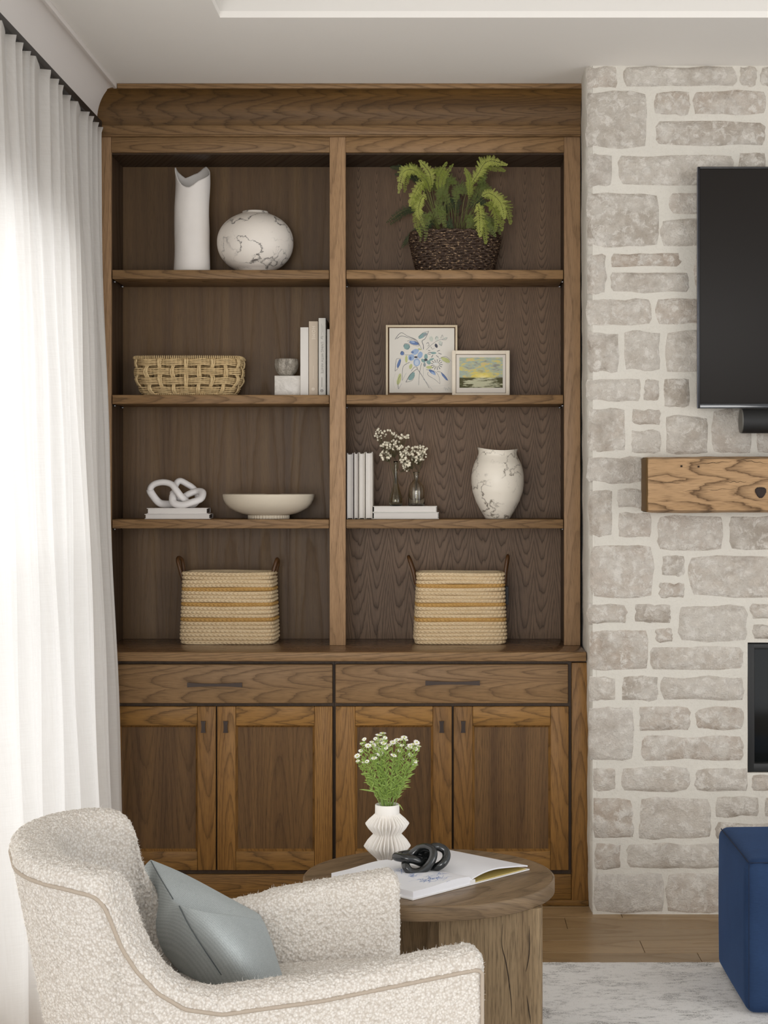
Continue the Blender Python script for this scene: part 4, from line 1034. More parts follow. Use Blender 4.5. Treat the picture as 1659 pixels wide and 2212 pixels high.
# framed sunset landscape
Yl = 6.225
la = thing('framed_landscape', (X(1039, Yl), Yl, Z2), 'small marsh sunset painting in a cream frame, overlapping the floral canvas', 'picture')
x0, x1, z0_, z1_, f = frame('l', 976.5, 1101, 757, CY+(EYE-Z2-0.0004)*F/Yl, 8, Yl, 0.016, plain('cream_frame', (236, 224, 204), 0.45, 0.06, 70), la)
put('frame_slip', join(box_vf(x0+f, x1-f, Yl+0.004, Yl+0.006, z0_+f, z0_+f+0.0018), box_vf(x0+f, x1-f, Yl+0.004, Yl+0.006, z1_-f-0.0018, z1_-f), box_vf(x0+f, x0+f+0.0018, Yl+0.004, Yl+0.006, z0_+f, z1_-f), box_vf(x1-f-0.0018, x1-f, Yl+0.004, Yl+0.006, z0_+f, z1_-f)), cover_mat((120, 104, 84)), la, smooth=False)
put('mat_board', box_vf(x0+f, x1-f, Yl+0.006, Yl+0.009, z0_+f, z1_-f), cover_mat((224, 216, 205)), la, smooth=False)
t = NT('sunset_painting'); s = t.sep(t.obj())
pw_, ph_ = X(1086, Yl)-X(992.5, Yl), Z(772, Yl)-Z(837.5, Yl)
u = t.m_('DIVIDE', s[0], pw_); v = t.m_('DIVIDE', s[2], ph_)     # u -0.5..0.5, v 0..1
b1 = t.noise(t.comb(t.m_('MULTIPLY', u, 3.0), t.m_('MULTIPLY', v, 6.5), 0.0), 1.6, 3, 0.55, 0.9)
b2n = t.noise(t.comb(t.m_('MULTIPLY', u, 3.2), t.m_('MULTIPLY', v, 7.0), 4.0), 1.8, 3, 0.6, 0.6)
sky = t.ramp(b1, [(0.30, lin((150, 148, 138))), (0.42, lin((176, 180, 160))), (0.50, lin((168, 186, 176))), (0.58, lin((214, 200, 120))), (0.68, lin((216, 186, 150)))], 'EASE')
du = t.m_('MULTIPLY', t.m_('SUBTRACT', u, 0.04), 1.7); dv = t.m_('MULTIPLY', t.m_('SUBTRACT', v, 0.36), 2.6)
gl_ = t.m_('SQRT', t.m_('ADD', t.m_('MULTIPLY', du, du), t.m_('MULTIPLY', dv, dv)))
gl_ = t.m_('ADD', gl_, t.m_('MULTIPLY', t.m_('SUBTRACT', b2n, 0.5), 0.7))
sky = t.mix(t.ramp(gl_, [(0.12, 1.0), (0.7, 0.0)]), sky, lin((236, 214, 92)))
sky = t.mix(t.ramp(gl_, [(0.04, 0.9), (0.28, 0.0)]), sky, lin((246, 232, 168)))
land = t.noise(t.comb(t.m_('MULTIPLY', u, 2.2), t.m_('MULTIPLY', v, 15.0), 9.0), 1.5, 3, 0.6)
au = t.m_('ABSOLUTE', t.m_('SUBTRACT', u, 0.03))
lm = t.m_('ADD', land, t.m_('MULTIPLY', au, 0.42))
lm = t.m_('ADD', lm, t.ramp(v, [(0.0, 0.10), (0.12, 0.02), (0.2, -0.0), (0.28, 0.16), (0.34, 0.2)]))
water = t.mix(b2n, lin((206, 202, 170)), lin((188, 190, 160)))
ground = t.mix(t.ramp(lm, [(0.66, 0.0), (0.70, 1.0)], 'LINEAR'), water, lin((84, 82, 52)))
t.fin(t.mix(t.ramp(v, [(0.325, 0.0), (0.345, 1.0)]), ground, sky), 0.6, 0.2)
pn = put('painting', box_vf(X(992.5, Yl), X(1086, Yl), Yl+0.0045, Yl+0.0058, Z(837.5, Yl), Z(772, Yl)), t.m, la, smooth=False)
from mathutils import Matrix
off_ = Vector(((X(992.5, Yl)+X(1086, Yl))/2, Yl, Z(837.5, Yl)))-BASE[la]
pn.data.transform(Matrix.Translation(-off_)); pn.location = off_

# white knot on the books
def ring_pts(ctrl, n=14):
    ctrl = [Vector(c_) for c_ in ctrl]; m = len(ctrl); out = []
    for i in range(m):
        p0, p1, p2, p3 = ctrl[i-1], ctrl[i], ctrl[(i+1) % m], ctrl[(i+2) % m]
        for k in range(n):
            t_ = k/n
            out.append(0.5*((2*p1)+(p2-p0)*t_+(2*p0-5*p1+4*p2-p3)*t_*t_+(3*p1-p0-3*p2+p3)*t_**3))
    return out
def kp(zx_, zy_, dy): return P(300+zx_/9.217, 1010+zy_/9.217, Yk_+0.06+dy)
wk = thing('white_knot', tuple(kp(750, 800, 0)), 'white chain-link knot sculpture on two lying books, third left shelf', 'sculpture')
M_WK = ceramic('white_plaster', (236, 232, 230), 0.5, 0.03, 0.15)
rk = 76/9.217*Yk_/F
L1 = [kp(225, 440, -0.01), kp(300, 335, -0.012), kp(470, 292, -0.015), kp(640, 330, -0.02), kp(740, 440, -0.03), kp(830, 560, -0.03), kp(930, 655, -0.015), kp(1010, 735, 0.02), kp(860, 745, 0.045), kp(700, 725, 0.04), kp(520, 728, 0.02), kp(400, 695, 0.01), kp(280, 560, 0.0)]
L2 = [kp(680, 560, -0.015), kp(690, 700, -0.035), kp(860, 745, -0.045), kp(1060, 690, -0.045), kp(1230, 620, -0.03), kp(1265, 500, -0.005), kp(1170, 470, 0.012), kp(1010, 520, 0.01), kp(880, 590, 0.012), kp(760, 600, 0.012), kp(690, 520, 0.0)]
L3 = [kp(740, 330, 0.035), kp(820, 265, 0.04), kp(960, 330, 0.045), kp(1090, 420, 0.05), kp(1170, 560, 0.055), kp(1150, 680, 0.05), kp(1050, 748, 0.045), kp(900, 700, 0.03), kp(790, 590, 0.025), kp(720, 450, 0.03)]
for L in (L1, L2, L3):
    put('link', tube_vf(ring_pts(L), rk, 16, closed=True, squash=0.82), M_WK, wk)

# footed bowl
YO = 6.17; ko = YO/F; co = (X(580.5, YO), YO); zb_ = Z3+0.0003; zt_ = Z(1067, YO)
bo = thing('footed_bowl', (co[0], YO, Z3), 'wide shallow cream bowl on a fluted foot, third left shelf', 'bowl')
M_BOWL = ceramic('cream_stoneware', (216, 204, 184), 0.6, 0.03, 0.05)
zf = Z(1112.5, YO)
put('bowl_body', lathe_vf([(0, zf+0.002), (44*ko, zf), (58*ko, zf+0.005), (70*ko, zf+0.013), (84*ko, zf+0.026), (92*ko, zf+0.0405), (97*ko, zf+0.056), (98.5*ko, zt_-0.009), (98.8*ko, zt_-0.002), (97*ko, zt_), (95*ko, zt_-0.003), (90*ko, zf+0.058), (70*ko, zf+0.03), (45*ko, zf+0.014), (0, zf+0.010)], co, 96), M_BOWL, bo)
put('foot', lathe_vf([(40*ko, zb_), (44*ko, zb_), (44*ko, zf+0.001), (38*ko, zf+0.002)], co, 240, lambda a, r, z: (r*(1+0.022*math.cos(a*40)), z)), M_BOWL, bo)

# crackle vase, right shelf 3
YW = 6.19; kw = YW/F; cw = (X(1075, YW), YW); zt_ = Z(971, YW)
cv = thing('crackle_vase', (cw[0], YW, Z3), 'tall-shouldered cream vase with dark crackle lines, third right shelf', 'vase')
tab = [(0, 26), (0.02, 27.5), (0.10, 35), (0.25, 47), (0.40, 55), (0.52, 57.5), (0.62, 57.5), (0.72, 55), (0.80, 51), (0.87, 45), (0.92, 41.5), (0.96, 41.5), (1.0, 43.5)]
H_ = zt_-Z3; pr = [(0, Z3+0.0003)]
for i in range(49):
    u = i/48; pr.append((curve_lin(tab, u)*kw, Z3+0.0003+H_*u))
pr += [(42*kw, zt_+0.0005), (40*kw, zt_-0.002), (39*kw, zt_-0.02), (50*kw, zt_-0.06)]
put('vase_body', lathe_vf(pr, cw, 96, lambda a, r, z: (r*(1+0.012*math.sin(2*a+20*z)), z-(0.004*math.cos(2*(a+math.pi/2))+0.003*math.cos(a))*max(0, (z-Z3)/H_-0.8)*5)), crackle('crackle_tall', (238, 230, 216), (92, 78, 62), 12.0, 0.006, 7.1), cv)

# bottles with baby's breath
t = NT('smoked_glass'); M_SG = t.fin((0.93, 0.91, 0.82), 0.02, 0.5); t.b.inputs['Transmission Weight'].default_value = 1.0; t.b.inputs['IOR'].default_value = 1.45
t = NT('smoked_glass_dark'); M_SGD = t.fin((0.70, 0.66, 0.50), 0.02, 0.5); t.b.inputs['Transmission Weight'].default_value = 1.0; t.b.inputs['IOR'].default_value = 1.45
def bottle(lab, cxp, Y, prof, z0, mat, th=0.0022):
    k = Y/F; c_ = (X(cxp, Y), Y)
    b = thing('glass_bottle', (c_[0], Y, z0), lab, 'bottle')
    outer = [(r*k, Z(py, Y)) for r, py in prof]; zmin = min(z for r, z in outer); outer = [(r, z-zmin+z0+0.0003) for r, z in outer]
    inner = [(max(0.0, r-th), z+(th*1.5 if i == 0 else 0)) for i, (r, z) in enumerate(outer)][::-1]
    pr = [(0, z0+0.0003)]+outer+inner+[(0, z0+th*1.5)]
    put('bottle_body', lathe_vf(pr, c_, 48), mat, b); return b, c_
Ybo = 6.16
bottle('slender-necked dark green glass bottle, left of the two on the lying books', 855, Ybo, [(11, 1093), (14, 1090), (15, 1083), (14.5, 1076), (11, 1064), (7.5, 1052), (5.0, 1040), (4.0, 1028), (3.6, 1010), (3.8, 1000), (4.8, 996)], zs2, M_SGD)
bottle('wide-bodied amber glass bottle, right of the two on the lying books', 899.5, Ybo, [(16.5, 1093), (17.6, 1090), (17.8, 1062), (17.5, 1056), (15, 1048), (10, 1041), (6.6, 1037), (5.6, 1033), (5.4, 1026), (6.8, 1021), (7.0, 1019.5)], zs2, M_SG)
M_STEM = plain('dry_stem', (92, 86, 56), 0.8, 0.1, 60); M_BLOS = plain('cream_blossom', (238, 230, 208), 0.8, 0.04, 60)
def sphere_vf(c_, r, seg=7, rings=5):
    V = [(c_[0], c_[1], c_[2]+r)]; Fc = []
    for i in range(1, rings):
        ph = math.pi*i/rings
        for k in range(seg):
            a = 2*math.pi*k/seg; V.append((c_[0]+r*math.sin(ph)*math.cos(a), c_[1]+r*math.sin(ph)*math.sin(a), c_[2]+r*math.cos(ph)))
    V.append((c_[0], c_[1], c_[2]-r)); last = len(V)-1
    for k in range(seg):
        Fc.append([0, 1+k, 1+(k+1) % seg]); Fc.append([last, last-seg+(k+1) % seg, last-seg+k])
    for i in range(rings-2):
        for k in range(seg): a = 1+i*seg; Fc.append([a+k, a+seg+k, a+seg+(k+1) % seg, a+(k+1) % seg])
    return V, Fc
def breath(lab, basep, clusters, seed):
    r = random.Random(seed); base = P(basep[0], basep[1], Ybo)
    g = thing('babys_breath', tuple(base), lab, 'flowers')
    stems, bl = [], []
    for (cx_, cy_, rx, ry, n) in clusters:
        hub = P(cx_*0.6+basep[0]*0.4, cy_*0.6+(basep[1]-14)*0.4, Ybo+0.01*r.uniform(-1, 1)); 
        neck = P(basep[0]+r.uniform(-1.5, 1.5), basep[1]-10, Ybo)
        stems.append(tube_vf(smoothpath([base, neck, hub], 5), 0.0007, 5))
        for k in range(n):
            while True:
                a, b = r.uniform(-1, 1), r.uniform(-1, 1)
                if a*a+b*b < 1: break
            q = P(cx_+a*rx, cy_+b*ry, Ybo+r.uniform(-0.045, 0.03))
            bl.append(sphere_vf(q, r.uniform(0.0027, 0.0050)))
            mid = hub.lerp(q, 0.55)+Vector((0, 0, -0.004))
            stems.append(tube_vf([hub, mid, q], 0.0004, 3, cap=False))
    put('stems', join(*stems), M_STEM, g); put('blossoms', join(*bl), M_BLOS, g, kind='stuff')
breath("dried baby's breath standing in the slender dark green bottle", (855, 1045), [(818, 938, 9, 14, 18), (838, 936, 14, 8, 16), (868, 943, 18, 4.5, 24), (833, 975, 14, 20, 56), (850, 962, 18, 12, 34), (868, 972, 12, 12, 26), (875, 1010, 9, 10, 12)], 4)
breath("dried baby's breath standing in the wide amber bottle", (899, 1060), [(905, 978, 16, 16, 46), (884, 992, 20, 16, 56), (912, 985, 9, 13, 16), (876, 1000, 10, 12, 18), (892, 972, 18, 9, 20), (916, 970, 6, 6, 8)], 9)
# ---------------------------------------------------------------- baskets
def straw(name, a, b, dark, sc=1.0):
    t = NT(name); s = t.sep(t.obj()); o = t.obj()
    n = t.noise(o, 220*sc, 4, 0.7); m = t.noise(o, 30, 3, 0.6)
    c = t.mix(m, lin(a), lin(b)); c = t.mix(t.ramp(n, [(0.5, 0.0), (0.78, 0.6)]), c, lin(dark))
    c = t.mix(t.ramp(t.rnd(), [(0, 0.0), (1, 0.16)]), c, lin(dark))
    t.bump(n, 0.4, 0.0012)
    return t.fin(c, 0.75, 0.25)
M_JUTE = straw('jute_braid', (228, 207, 172), (212, 187, 148), (164, 132, 92))
M_OCHRE = straw('ochre_braid', (204, 164, 100), (184, 142, 80), (136, 100, 50))
M_LEATH = plain('brown_leather', (84, 54, 26), 0.45, 0.15, 60, 0.1)
def superpt(a, hx, hy, e):
    c, s = math.cos(a), math.sin(a); k = (abs(c)**e+abs(s)**e)**(-1/e); return c*k*hx, s*k*hy
def jute(lab, Y0, xb0, xb1, xt0, xt1, ytop, hy, rot, rows, ochre, handles, tagpx=None, seed=1):
    """rectangular basket of stacked braid rows; each row its own ring with a chevron relief"""
    r = random.Random(seed); k = Y0/F; cyy = Y0+hy
    cb_, ctp = X((xb0+xb1)/2, Y0), X((xt0+xt1)/2, Y0)
    bk = thing('jute_basket', (cb_, cyy, Z4), lab, 'basket')
    zt_ = Z(ytop, Y0); rh = (zt_-Z4)/rows; NJ = 620
    hx_ = (xb1-xb0)/2*k; pp_ = [superpt(2*math.pi*j/NJ, hx_, hy, 6.5) for j in range(NJ+1)]; cs = [0]
    for a_, b_ in zip(pp_, pp_[1:]): cs.append(cs[-1]+math.hypot(a_[0]-b_[0], a_[1]-b_[1]))
    def arc_s(a): return cs[int(round(a/(2*math.pi)*NJ))]/cs[-1]
    for i in range(rows):
        f = i/(rows-1); hx = ((xb1-xb0)*(1-f)+(xt1-xt0)*f)/2*k; cx_ = cb_*(1-f)+ctp*f
        if i == 0: hx *= 0.97
        elif i == rows-1: hx *= 1.01
        hyy = hy*(1.0-0.05*f); z0 = Z4+0.0004+rh*i; V = []; m = 6
        wob = r.uniform(0, 6)
        for j in range(NJ):
            a = 2*math.pi*j/NJ; ux, uy = superpt(a, 1, 1, 6.5)
            s_ = arc_s(a)*62
            for q in range(m+1):
                v = q/m
                chev = abs((s_+(0.5-abs(v-0.5))*1.2+0.5*(i % 2)) % 1.0-0.5)*2
                d = 0.0052*math.sin(math.pi*v)**0.6-0.0050*max(0.0, (chev-0.6)/0.4)*math.sin(math.pi*v)**0.5-0.0010*chev
                zz = z0+rh*v*1.02+0.0014*math.sin(3*a+wob)*(0.2+f*0.8)*(i > 0)
                px_, py_ = ux*(hx-0.005+d), uy*(hyy-0.005+d)
                V.append((px_, py_, zz))
            V.append((ux*(hx-0.010), uy*(hyy-0.010), z0+rh)); V.append((ux*(hx-0.010), uy*(hyy-0.010), z0))
        n = m+3; Fc = [[j*n+q, ((j+1) % NJ)*n+q, ((j+1) % NJ)*n+(q+1) % n, j*n+(q+1) % n] for j in range(NJ) for q in range(n)]
        ca, sa = math.cos(rot), math.sin(rot)
        V = [(cx_+x*ca-y*sa, cyy+x*sa+y*ca, z) for x, y, z in V]
        put('braid_row', (V, Fc), M_OCHRE if i in ochre else M_JUTE, bk, label='ochre braid row' if i in ochre else None)
    put('base', prism_vf([(cb_+superpt(2*math.pi*j/40, (xb1-xb0)/2*k*0.95, hy*0.95, 6)[0], cyy+superpt(2*math.pi*j/40, 1, hy*0.95, 6)[1]) for j in range(40)], Z4+0.001, Z4+0.006, 'z'), M_JUTE, bk, smooth=False)
    for pts in handles:
        P3 = [P(a, b, Y0+hy+dy) for a, b, dy in pts]
        put('handle', tube_vf(smoothpath(P3, 8), 0.0072, 10, squash=0.9), M_LEATH, bk)
    if tagpx:
        x0, y0, x1, y1 = tagpx
        put('label_tag', box_vf(X(x0, cyy), X(x1, cyy), cyy-0.02, cyy+0.012, Z(y1, cyy), Z(y0, cyy), 0.0006), plain('black_tag', (24, 22, 22), 0.6), bk, smooth=False, label='black fabric label tag')
    return bk
jute('square jute basket with faded ochre bands and brown leather handles, left bay of the countertop', 6.095, 384, 596, 390, 590, 1237, 0.098, -0.05, 19, (6, 10, 14),
     [[(398, 1262, -0.03), (390, 1235, -0.03), (384, 1212, -0.022), (386, 1205, 0.0), (393, 1210, 0.022), (397, 1235, 0.03), (398, 1255, 0.03)],
      [(585, 1270, -0.03), (589, 1240, -0.03), (596, 1214, -0.022), (599, 1208, 0.0), (601, 1216, 0.022), (595, 1240, 0.03), (590, 1262, 0.03)]], None, 2)
jute('square jute basket with crisp ochre bands and black side tag, right bay of the countertop', 6.095, 891, 1097, 898, 1091, 1238, 0.098, 0.03, 19, (6, 10, 15),
     [[(899, 1262, -0.03), (892, 1232, -0.03), (884, 1208, -0.022), (883, 1203, 0.0), (886, 1209, 0.022), (895, 1235, 0.03), (900, 1255, 0.03)],
      [(1090, 1262, -0.03), (1092, 1232, -0.03), (1096, 1206, -0.022), (1097, 1201, 0.0), (1097, 1208, 0.022), (1093, 1232, 0.03), (1091, 1252, 0.03)]], (1091, 1266, 1098, 1305), 5)

# woven rush basket, second left shelf
YR = 6.10; kr = YR/F
M_RUSH = straw('rush_rope', (230, 206, 160), (214, 186, 138), (142, 112, 68), 1.2)
rb = thing('rush_basket', (X(401, YR), YR+0.10, Z2), 'open-weave tan rush rope basket, oval, on the second left shelf', 'basket')
hxt, hxb, hyb = 118*kr, 104*kr, 0.10; cxr, cyr = X(401, YR), YR+hyb
zb_, zt_ = Z2+0.001, Z(770, YR)
def rim_pt(a, f, off=0.0, e=4.5):
    g = min(1.0, 0.80+0.20*min(1.0, f*2.2)**0.6); hx, hy = hxt*g+off, hyb*g+off
    x, y = superpt(a, hx, hy, e); return Vector((cxr+x, cyr+y, zb_+(zt_-zb_)*f))
# equal steps round the oval
dense = [rim_pt(2*math.pi*i/1440, 0.6) for i in range(1441)]; cum = [0]
for a, b in zip(dense, dense[1:]): cum.append(cum[-1]+(b-a).length)
NSTK = 22
def ang_at(s):
    s = (s % 1.0)*cum[-1]; import bisect
    i = min(bisect.bisect_left(cum, s), 1440); return 2*math.pi*i/1440
S0 = 0.75
def rope(pts, rad, closed=False, tw=0.22):
    """twisted strand: radius ripples along the length"""
    return tube_vf(pts, [rad*(1+tw*math.sin(i*1.9)) for i in range(len(pts))], 6, closed=closed, cap=not closed)
frow = [0.13, 0.37, 0.62, 0.86]
for ri, f in enumerate(frow):
    strands = []
    for sI in range(4):
        df = (sI-1.5)*0.046; pts = []
        for i in range(NSTK*10):
            s = i/(NSTK*10); ph = math.cos(math.pi*(s*NSTK)+(math.pi if ri % 2 else 0))
            q = rim_pt(ang_at(S0+s), f+df*(1+0.12*math.sin(i*0.37+sI)), -0.004+0.0042*ph); pts.append(q)
        strands.append(rope(pts, 0.0027, True))
    put('weaver', join(*strands), M_RUSH, rb)
for si in range(NSTK):
    strands = []
    for q in range(3):
        ds = (q-1)*0.0040/cum[-1]*1.25; pts = []
        for i in range(27):
            f = i/26*0.97; 
            ph = math.cos(math.pi*((f-frow[0])/(frow[1]-frow[0])))*(1 if si % 2 == 0 else -1)
            pts.append(rim_pt(ang_at(S0+(si)/NSTK+ds*(1+0.3*math.sin(i*0.5+q))), f, -0.004-0.0050*ph))
        strands.append(rope(pts, 0.0029))
    put('stake', join(*strands), M_RUSH, rb)
wr = []
for i in range(150):
    a = ang_at(S0+i/150); c_ = rim_pt(a, 0.985, -0.002); c2 = rim_pt(a+0.012, 0.985, -0.002); tg = (c2-c_).normalized(); nn = Vector((0, 0, 1)); bn = tg.cross(nn)
    pts = [c_+(nn*math.cos(2*math.pi*k/8)+bn*math.sin(2*math.pi*k/8))*0.0052+tg*0.0012*math.sin(2*math.pi*k/8) for k in range(8)]
    wr.append(tube_vf(pts, 0.0021, 5, closed=True))
put('rim_wrap', join(*wr), M_RUSH, rb, kind='stuff')
wr = []
for i in range(120):
    a = ang_at(S0+i/120); c_ = rim_pt(a, 0.03, -0.004); wr.append(sphere_vf(c_, 0.0042, 6, 4))
put('base_wrap', join(*wr), M_RUSH, rb, kind='stuff')
put('base', prism_vf([tuple(rim_pt(2*math.pi*j/40, 0.0, -0.004))[:2] for j in range(40)], zb_, zb_+0.005, 'z'), M_RUSH, rb, smooth=False)

# dark woven planter, top right shelf
YD = 6.09; kd = YD/F; hyD = 0.105
t = NT('dark_seagrass'); o_ = t.obj(); s_ = t.sep(o_)
n_ = t.noise(t.vscale(o_, (1, 1, 2.6)), 95, 3, 0.7); n2_ = t.noise(o_, 40, 3, 0.6)
c_ = t.mix(n2_, lin((44, 32, 26)), lin((74, 54, 40))); c_ = t.mix(t.ramp(n_, [(0.57, 0.0), (0.65, 1.0)]), c_, lin((186, 156, 122)))
M_DSEA = t.fin(c_, 0.55, 0.4)
M_DCORE = plain('dark_basket_core', (30, 22, 18), 0.8, 0.1, 60)
db = thing('dark_basket', (X(983, YD), YD+hyD, Z1), 'dark brown woven basket planter on the top right shelf', 'basket')
cxd, cyd = X(983, YD+0.05), YD+hyD; zb_, zt_ = Z1+0.001, Z(498, YD+0.05)
def dpt(a, f, off=0.0):
    w = (82+18*min(1, f*1.25)**0.8-3*max(0, f-0.85)/0.15)*kd
    x, y = superpt(a, w+off, hyD*(0.82+0.18*f)+off, 2.3); return Vector((cxd+x, cyd+y, zb_+(zt_-zb_)*f))
NR, NS = 17, 44
for i in range(NR):
    f = (i+0.5)/NR; V = []; str_ = []
    for off_ in (0, 1):
        pts = []
        for j in range(NS*6):
            a = 2*math.pi*j/(NS*6); ph = math.cos(a*NS/2+(math.pi if (i+off_) % 2 else 0))
            pts.append(dpt(a, f+(0.3/NR)*(off_-0.5)*1.2+0.12/NR*math.sin(a*NS/2+i), -0.003+0.0038*ph))
        str_.append(tube_vf(pts, [0.0034*(1+0.25*noise.noise(Vector((j*0.35, i, off_)))) for j in range(len(pts))], 5, closed=True))
    put('woven_row', join(*str_), M_DSEA, db)
V = []
for j in range(60):
    for k in range(8): V.append(dpt(2*math.pi*j/60, k/7*0.97, -0.0075))
put('core', (V, grid_faces(60, 8, True)+[[j*8 for j in range(60)][::-1]]), M_DCORE, db)
put('soil', lathe_vf([(0, zt_-0.02), (0.1, zt_-0.02)], (cxd, cyd), 24, lambda a, r, z: (r*0.9, z)), plain('dark_moss', (34, 30, 20), 0.95, 0.3, 60), db)

# fern
fe = thing('lace_fern', (cxd, cyd, zt_-0.02), 'bright green lacy fern growing from the dark woven basket', 'plant')
_fm = {}
def leafm(rgb):
    if rgb not in _fm:
        t = NT('fern_%d_%d_%d' % rgb); f_ = t.noise(t.obj(), 40, 2, 0.6); c = t.mix(f_, lin(rgb), tuple(v*1.35 for v in lin(rgb)))
        t.put(t.b.inputs['Base Color'], c); t.b.inputs['Roughness'].default_value = 0.6
        tr = t.n('ShaderNodeBsdfTranslucent'); t.put(tr.inputs[0], c); mx = t.n('ShaderNodeMixShader'); mx.inputs[0].default_value = 0.3
        t.t.links.new(t.b.outputs[0], mx.inputs[1]); t.t.links.new(tr.outputs[0], mx.inputs[2]); t.t.links.new(mx.outputs[0], t.out.inputs[0]); _fm[rgb] = t.m
    return _fm[rgb]
M_FST = plain('fern_stem', (112, 116, 60), 0.6, 0.1, 60)
def frond(ctrl, width, rgb, seed, bare=0.42):
    r = random.Random(seed); pts = smoothpath(ctrl, 14); n = len(pts); V, Fc = [], []
    side_ref = Vector((0.15*r.uniform(-1, 1), -1, 0.25*r.uniform(-1, 1)))
    st = tube_vf(pts, [0.0011*(1-0.75*i/(n-1)) for i in range(n)], 5)
    L = sum((pts[i+1]-pts[i]).length for i in range(n-1)); npn = max(9, int(L*(1-bare)/0.0082))
    for q in range(npn):
        u = bare+(1-bare)*q/npn; fi = u*(n-1); i = int(fi); p = pts[i].lerp(pts[min(i+1, n-1)], fi-i)
        tg = (pts[min(i+1, n-1)]-pts[max(i-1, 0)]).normalized(); sd = tg.cross(side_ref).normalized()
        w = width*math.sin(math.pi*min(1.0, (1-(u-bare)/(1-bare))*0.92+0.06))**0.8*(0.25+0.75*(1-(u-bare)/(1-bare)))*1.15
        for s in (-1, 1):
            d = (sd*s+tg*r.uniform(0.35, 0.8)+side_ref*0.45*r.uniform(-1, 1.2)+Vector((0, 0, -0.25))*r.random()).normalized(); ln = w*r.uniform(0.7, 1.35); nl = max(2, int(ln/0.0036))
            dn = d.cross(side_ref).normalized()
            k0 = len(V); V += [p, p+d*ln]; th = dn*0.00025; V += [p+d*ln+th, p+th]; Fc.append([k0, k0+1, k0+2, k0+3])
            for l in range(nl+1):
                c0 = p+d*ln*(l+0.6)/(nl+1); ll = 0.0056*(1-0.5*l/(nl+1))*min(1.0, ln/0.016+0.35)
                for ss in (-1, 1):
                    e = (dn*ss+d*0.75).normalized(); nrm = e.cross(side_ref).normalized()*ll*0.26; up = side_ref*0.0006*r.uniform(-1, 1); k0 = len(V)
                    V += [c0, c0+e*ll*0.5+nrm+up, c0+e*ll+up, c0+e*ll*0.5-nrm+up]; Fc.append([k0, k0+1, k0+2, k0+3])
    fr = put('frond', (V, Fc), leafm(rgb), fe, smooth=False)
    o = put('stem', st, M_FST, fr)
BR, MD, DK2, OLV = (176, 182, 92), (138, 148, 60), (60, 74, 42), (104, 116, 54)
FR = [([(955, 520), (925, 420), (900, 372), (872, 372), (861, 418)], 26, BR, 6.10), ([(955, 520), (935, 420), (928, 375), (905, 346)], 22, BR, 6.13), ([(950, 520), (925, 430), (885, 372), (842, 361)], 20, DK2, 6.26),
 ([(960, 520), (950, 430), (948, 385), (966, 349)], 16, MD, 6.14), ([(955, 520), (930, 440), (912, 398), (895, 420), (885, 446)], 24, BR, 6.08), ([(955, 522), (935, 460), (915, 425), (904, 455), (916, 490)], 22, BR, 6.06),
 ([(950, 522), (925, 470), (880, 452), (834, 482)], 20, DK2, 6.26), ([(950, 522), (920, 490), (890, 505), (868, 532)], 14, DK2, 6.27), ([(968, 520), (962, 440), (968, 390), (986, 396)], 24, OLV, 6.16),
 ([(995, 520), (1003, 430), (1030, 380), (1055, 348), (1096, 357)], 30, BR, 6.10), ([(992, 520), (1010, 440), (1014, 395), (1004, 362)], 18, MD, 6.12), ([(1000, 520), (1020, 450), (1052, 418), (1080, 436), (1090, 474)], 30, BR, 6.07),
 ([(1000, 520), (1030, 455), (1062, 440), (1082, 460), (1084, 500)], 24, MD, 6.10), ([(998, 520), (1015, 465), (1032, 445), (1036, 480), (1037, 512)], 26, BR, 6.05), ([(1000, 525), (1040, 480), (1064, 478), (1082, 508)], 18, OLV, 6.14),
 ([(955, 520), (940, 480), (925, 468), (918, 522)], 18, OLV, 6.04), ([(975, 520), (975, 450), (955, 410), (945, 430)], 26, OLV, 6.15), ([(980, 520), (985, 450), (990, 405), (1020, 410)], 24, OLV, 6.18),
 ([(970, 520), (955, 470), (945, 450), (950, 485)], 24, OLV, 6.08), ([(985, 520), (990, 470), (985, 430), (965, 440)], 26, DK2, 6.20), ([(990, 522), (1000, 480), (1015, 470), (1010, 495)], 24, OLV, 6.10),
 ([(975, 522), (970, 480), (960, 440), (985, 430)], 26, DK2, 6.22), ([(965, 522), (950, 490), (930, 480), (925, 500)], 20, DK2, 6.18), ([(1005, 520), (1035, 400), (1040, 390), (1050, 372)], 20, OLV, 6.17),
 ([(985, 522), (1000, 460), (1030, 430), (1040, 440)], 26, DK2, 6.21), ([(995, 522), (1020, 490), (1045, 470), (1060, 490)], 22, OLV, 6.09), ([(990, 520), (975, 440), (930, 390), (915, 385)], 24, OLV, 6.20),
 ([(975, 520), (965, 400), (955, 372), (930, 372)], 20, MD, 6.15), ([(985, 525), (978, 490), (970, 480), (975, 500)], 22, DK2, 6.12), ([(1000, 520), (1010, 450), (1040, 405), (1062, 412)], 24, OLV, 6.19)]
rj = random.Random(15)
for rep in range(2):
  for i, (pp, w, c5, Y) in enumerate(FR):
    n = len(pp); jx, jy = (0, 0) if rep == 0 else (rj.uniform(-14, 14), rj.uniform(-2, 24)); Y = Y if rep == 0 else min(6.27, Y+rj.uniform(-0.02, 0.05))
    if rep and c5 == BR: c5 = MD
    frond([P(a+jx*j/(n-1), b+jy*j/(n-1), 6.19+(Y-6.19)*min(1, j/(n-1)*1.3)) for j, (a, b) in enumerate(pp)], w*0.5*6.15/F*1.32, c5, 100+i+rep*50)

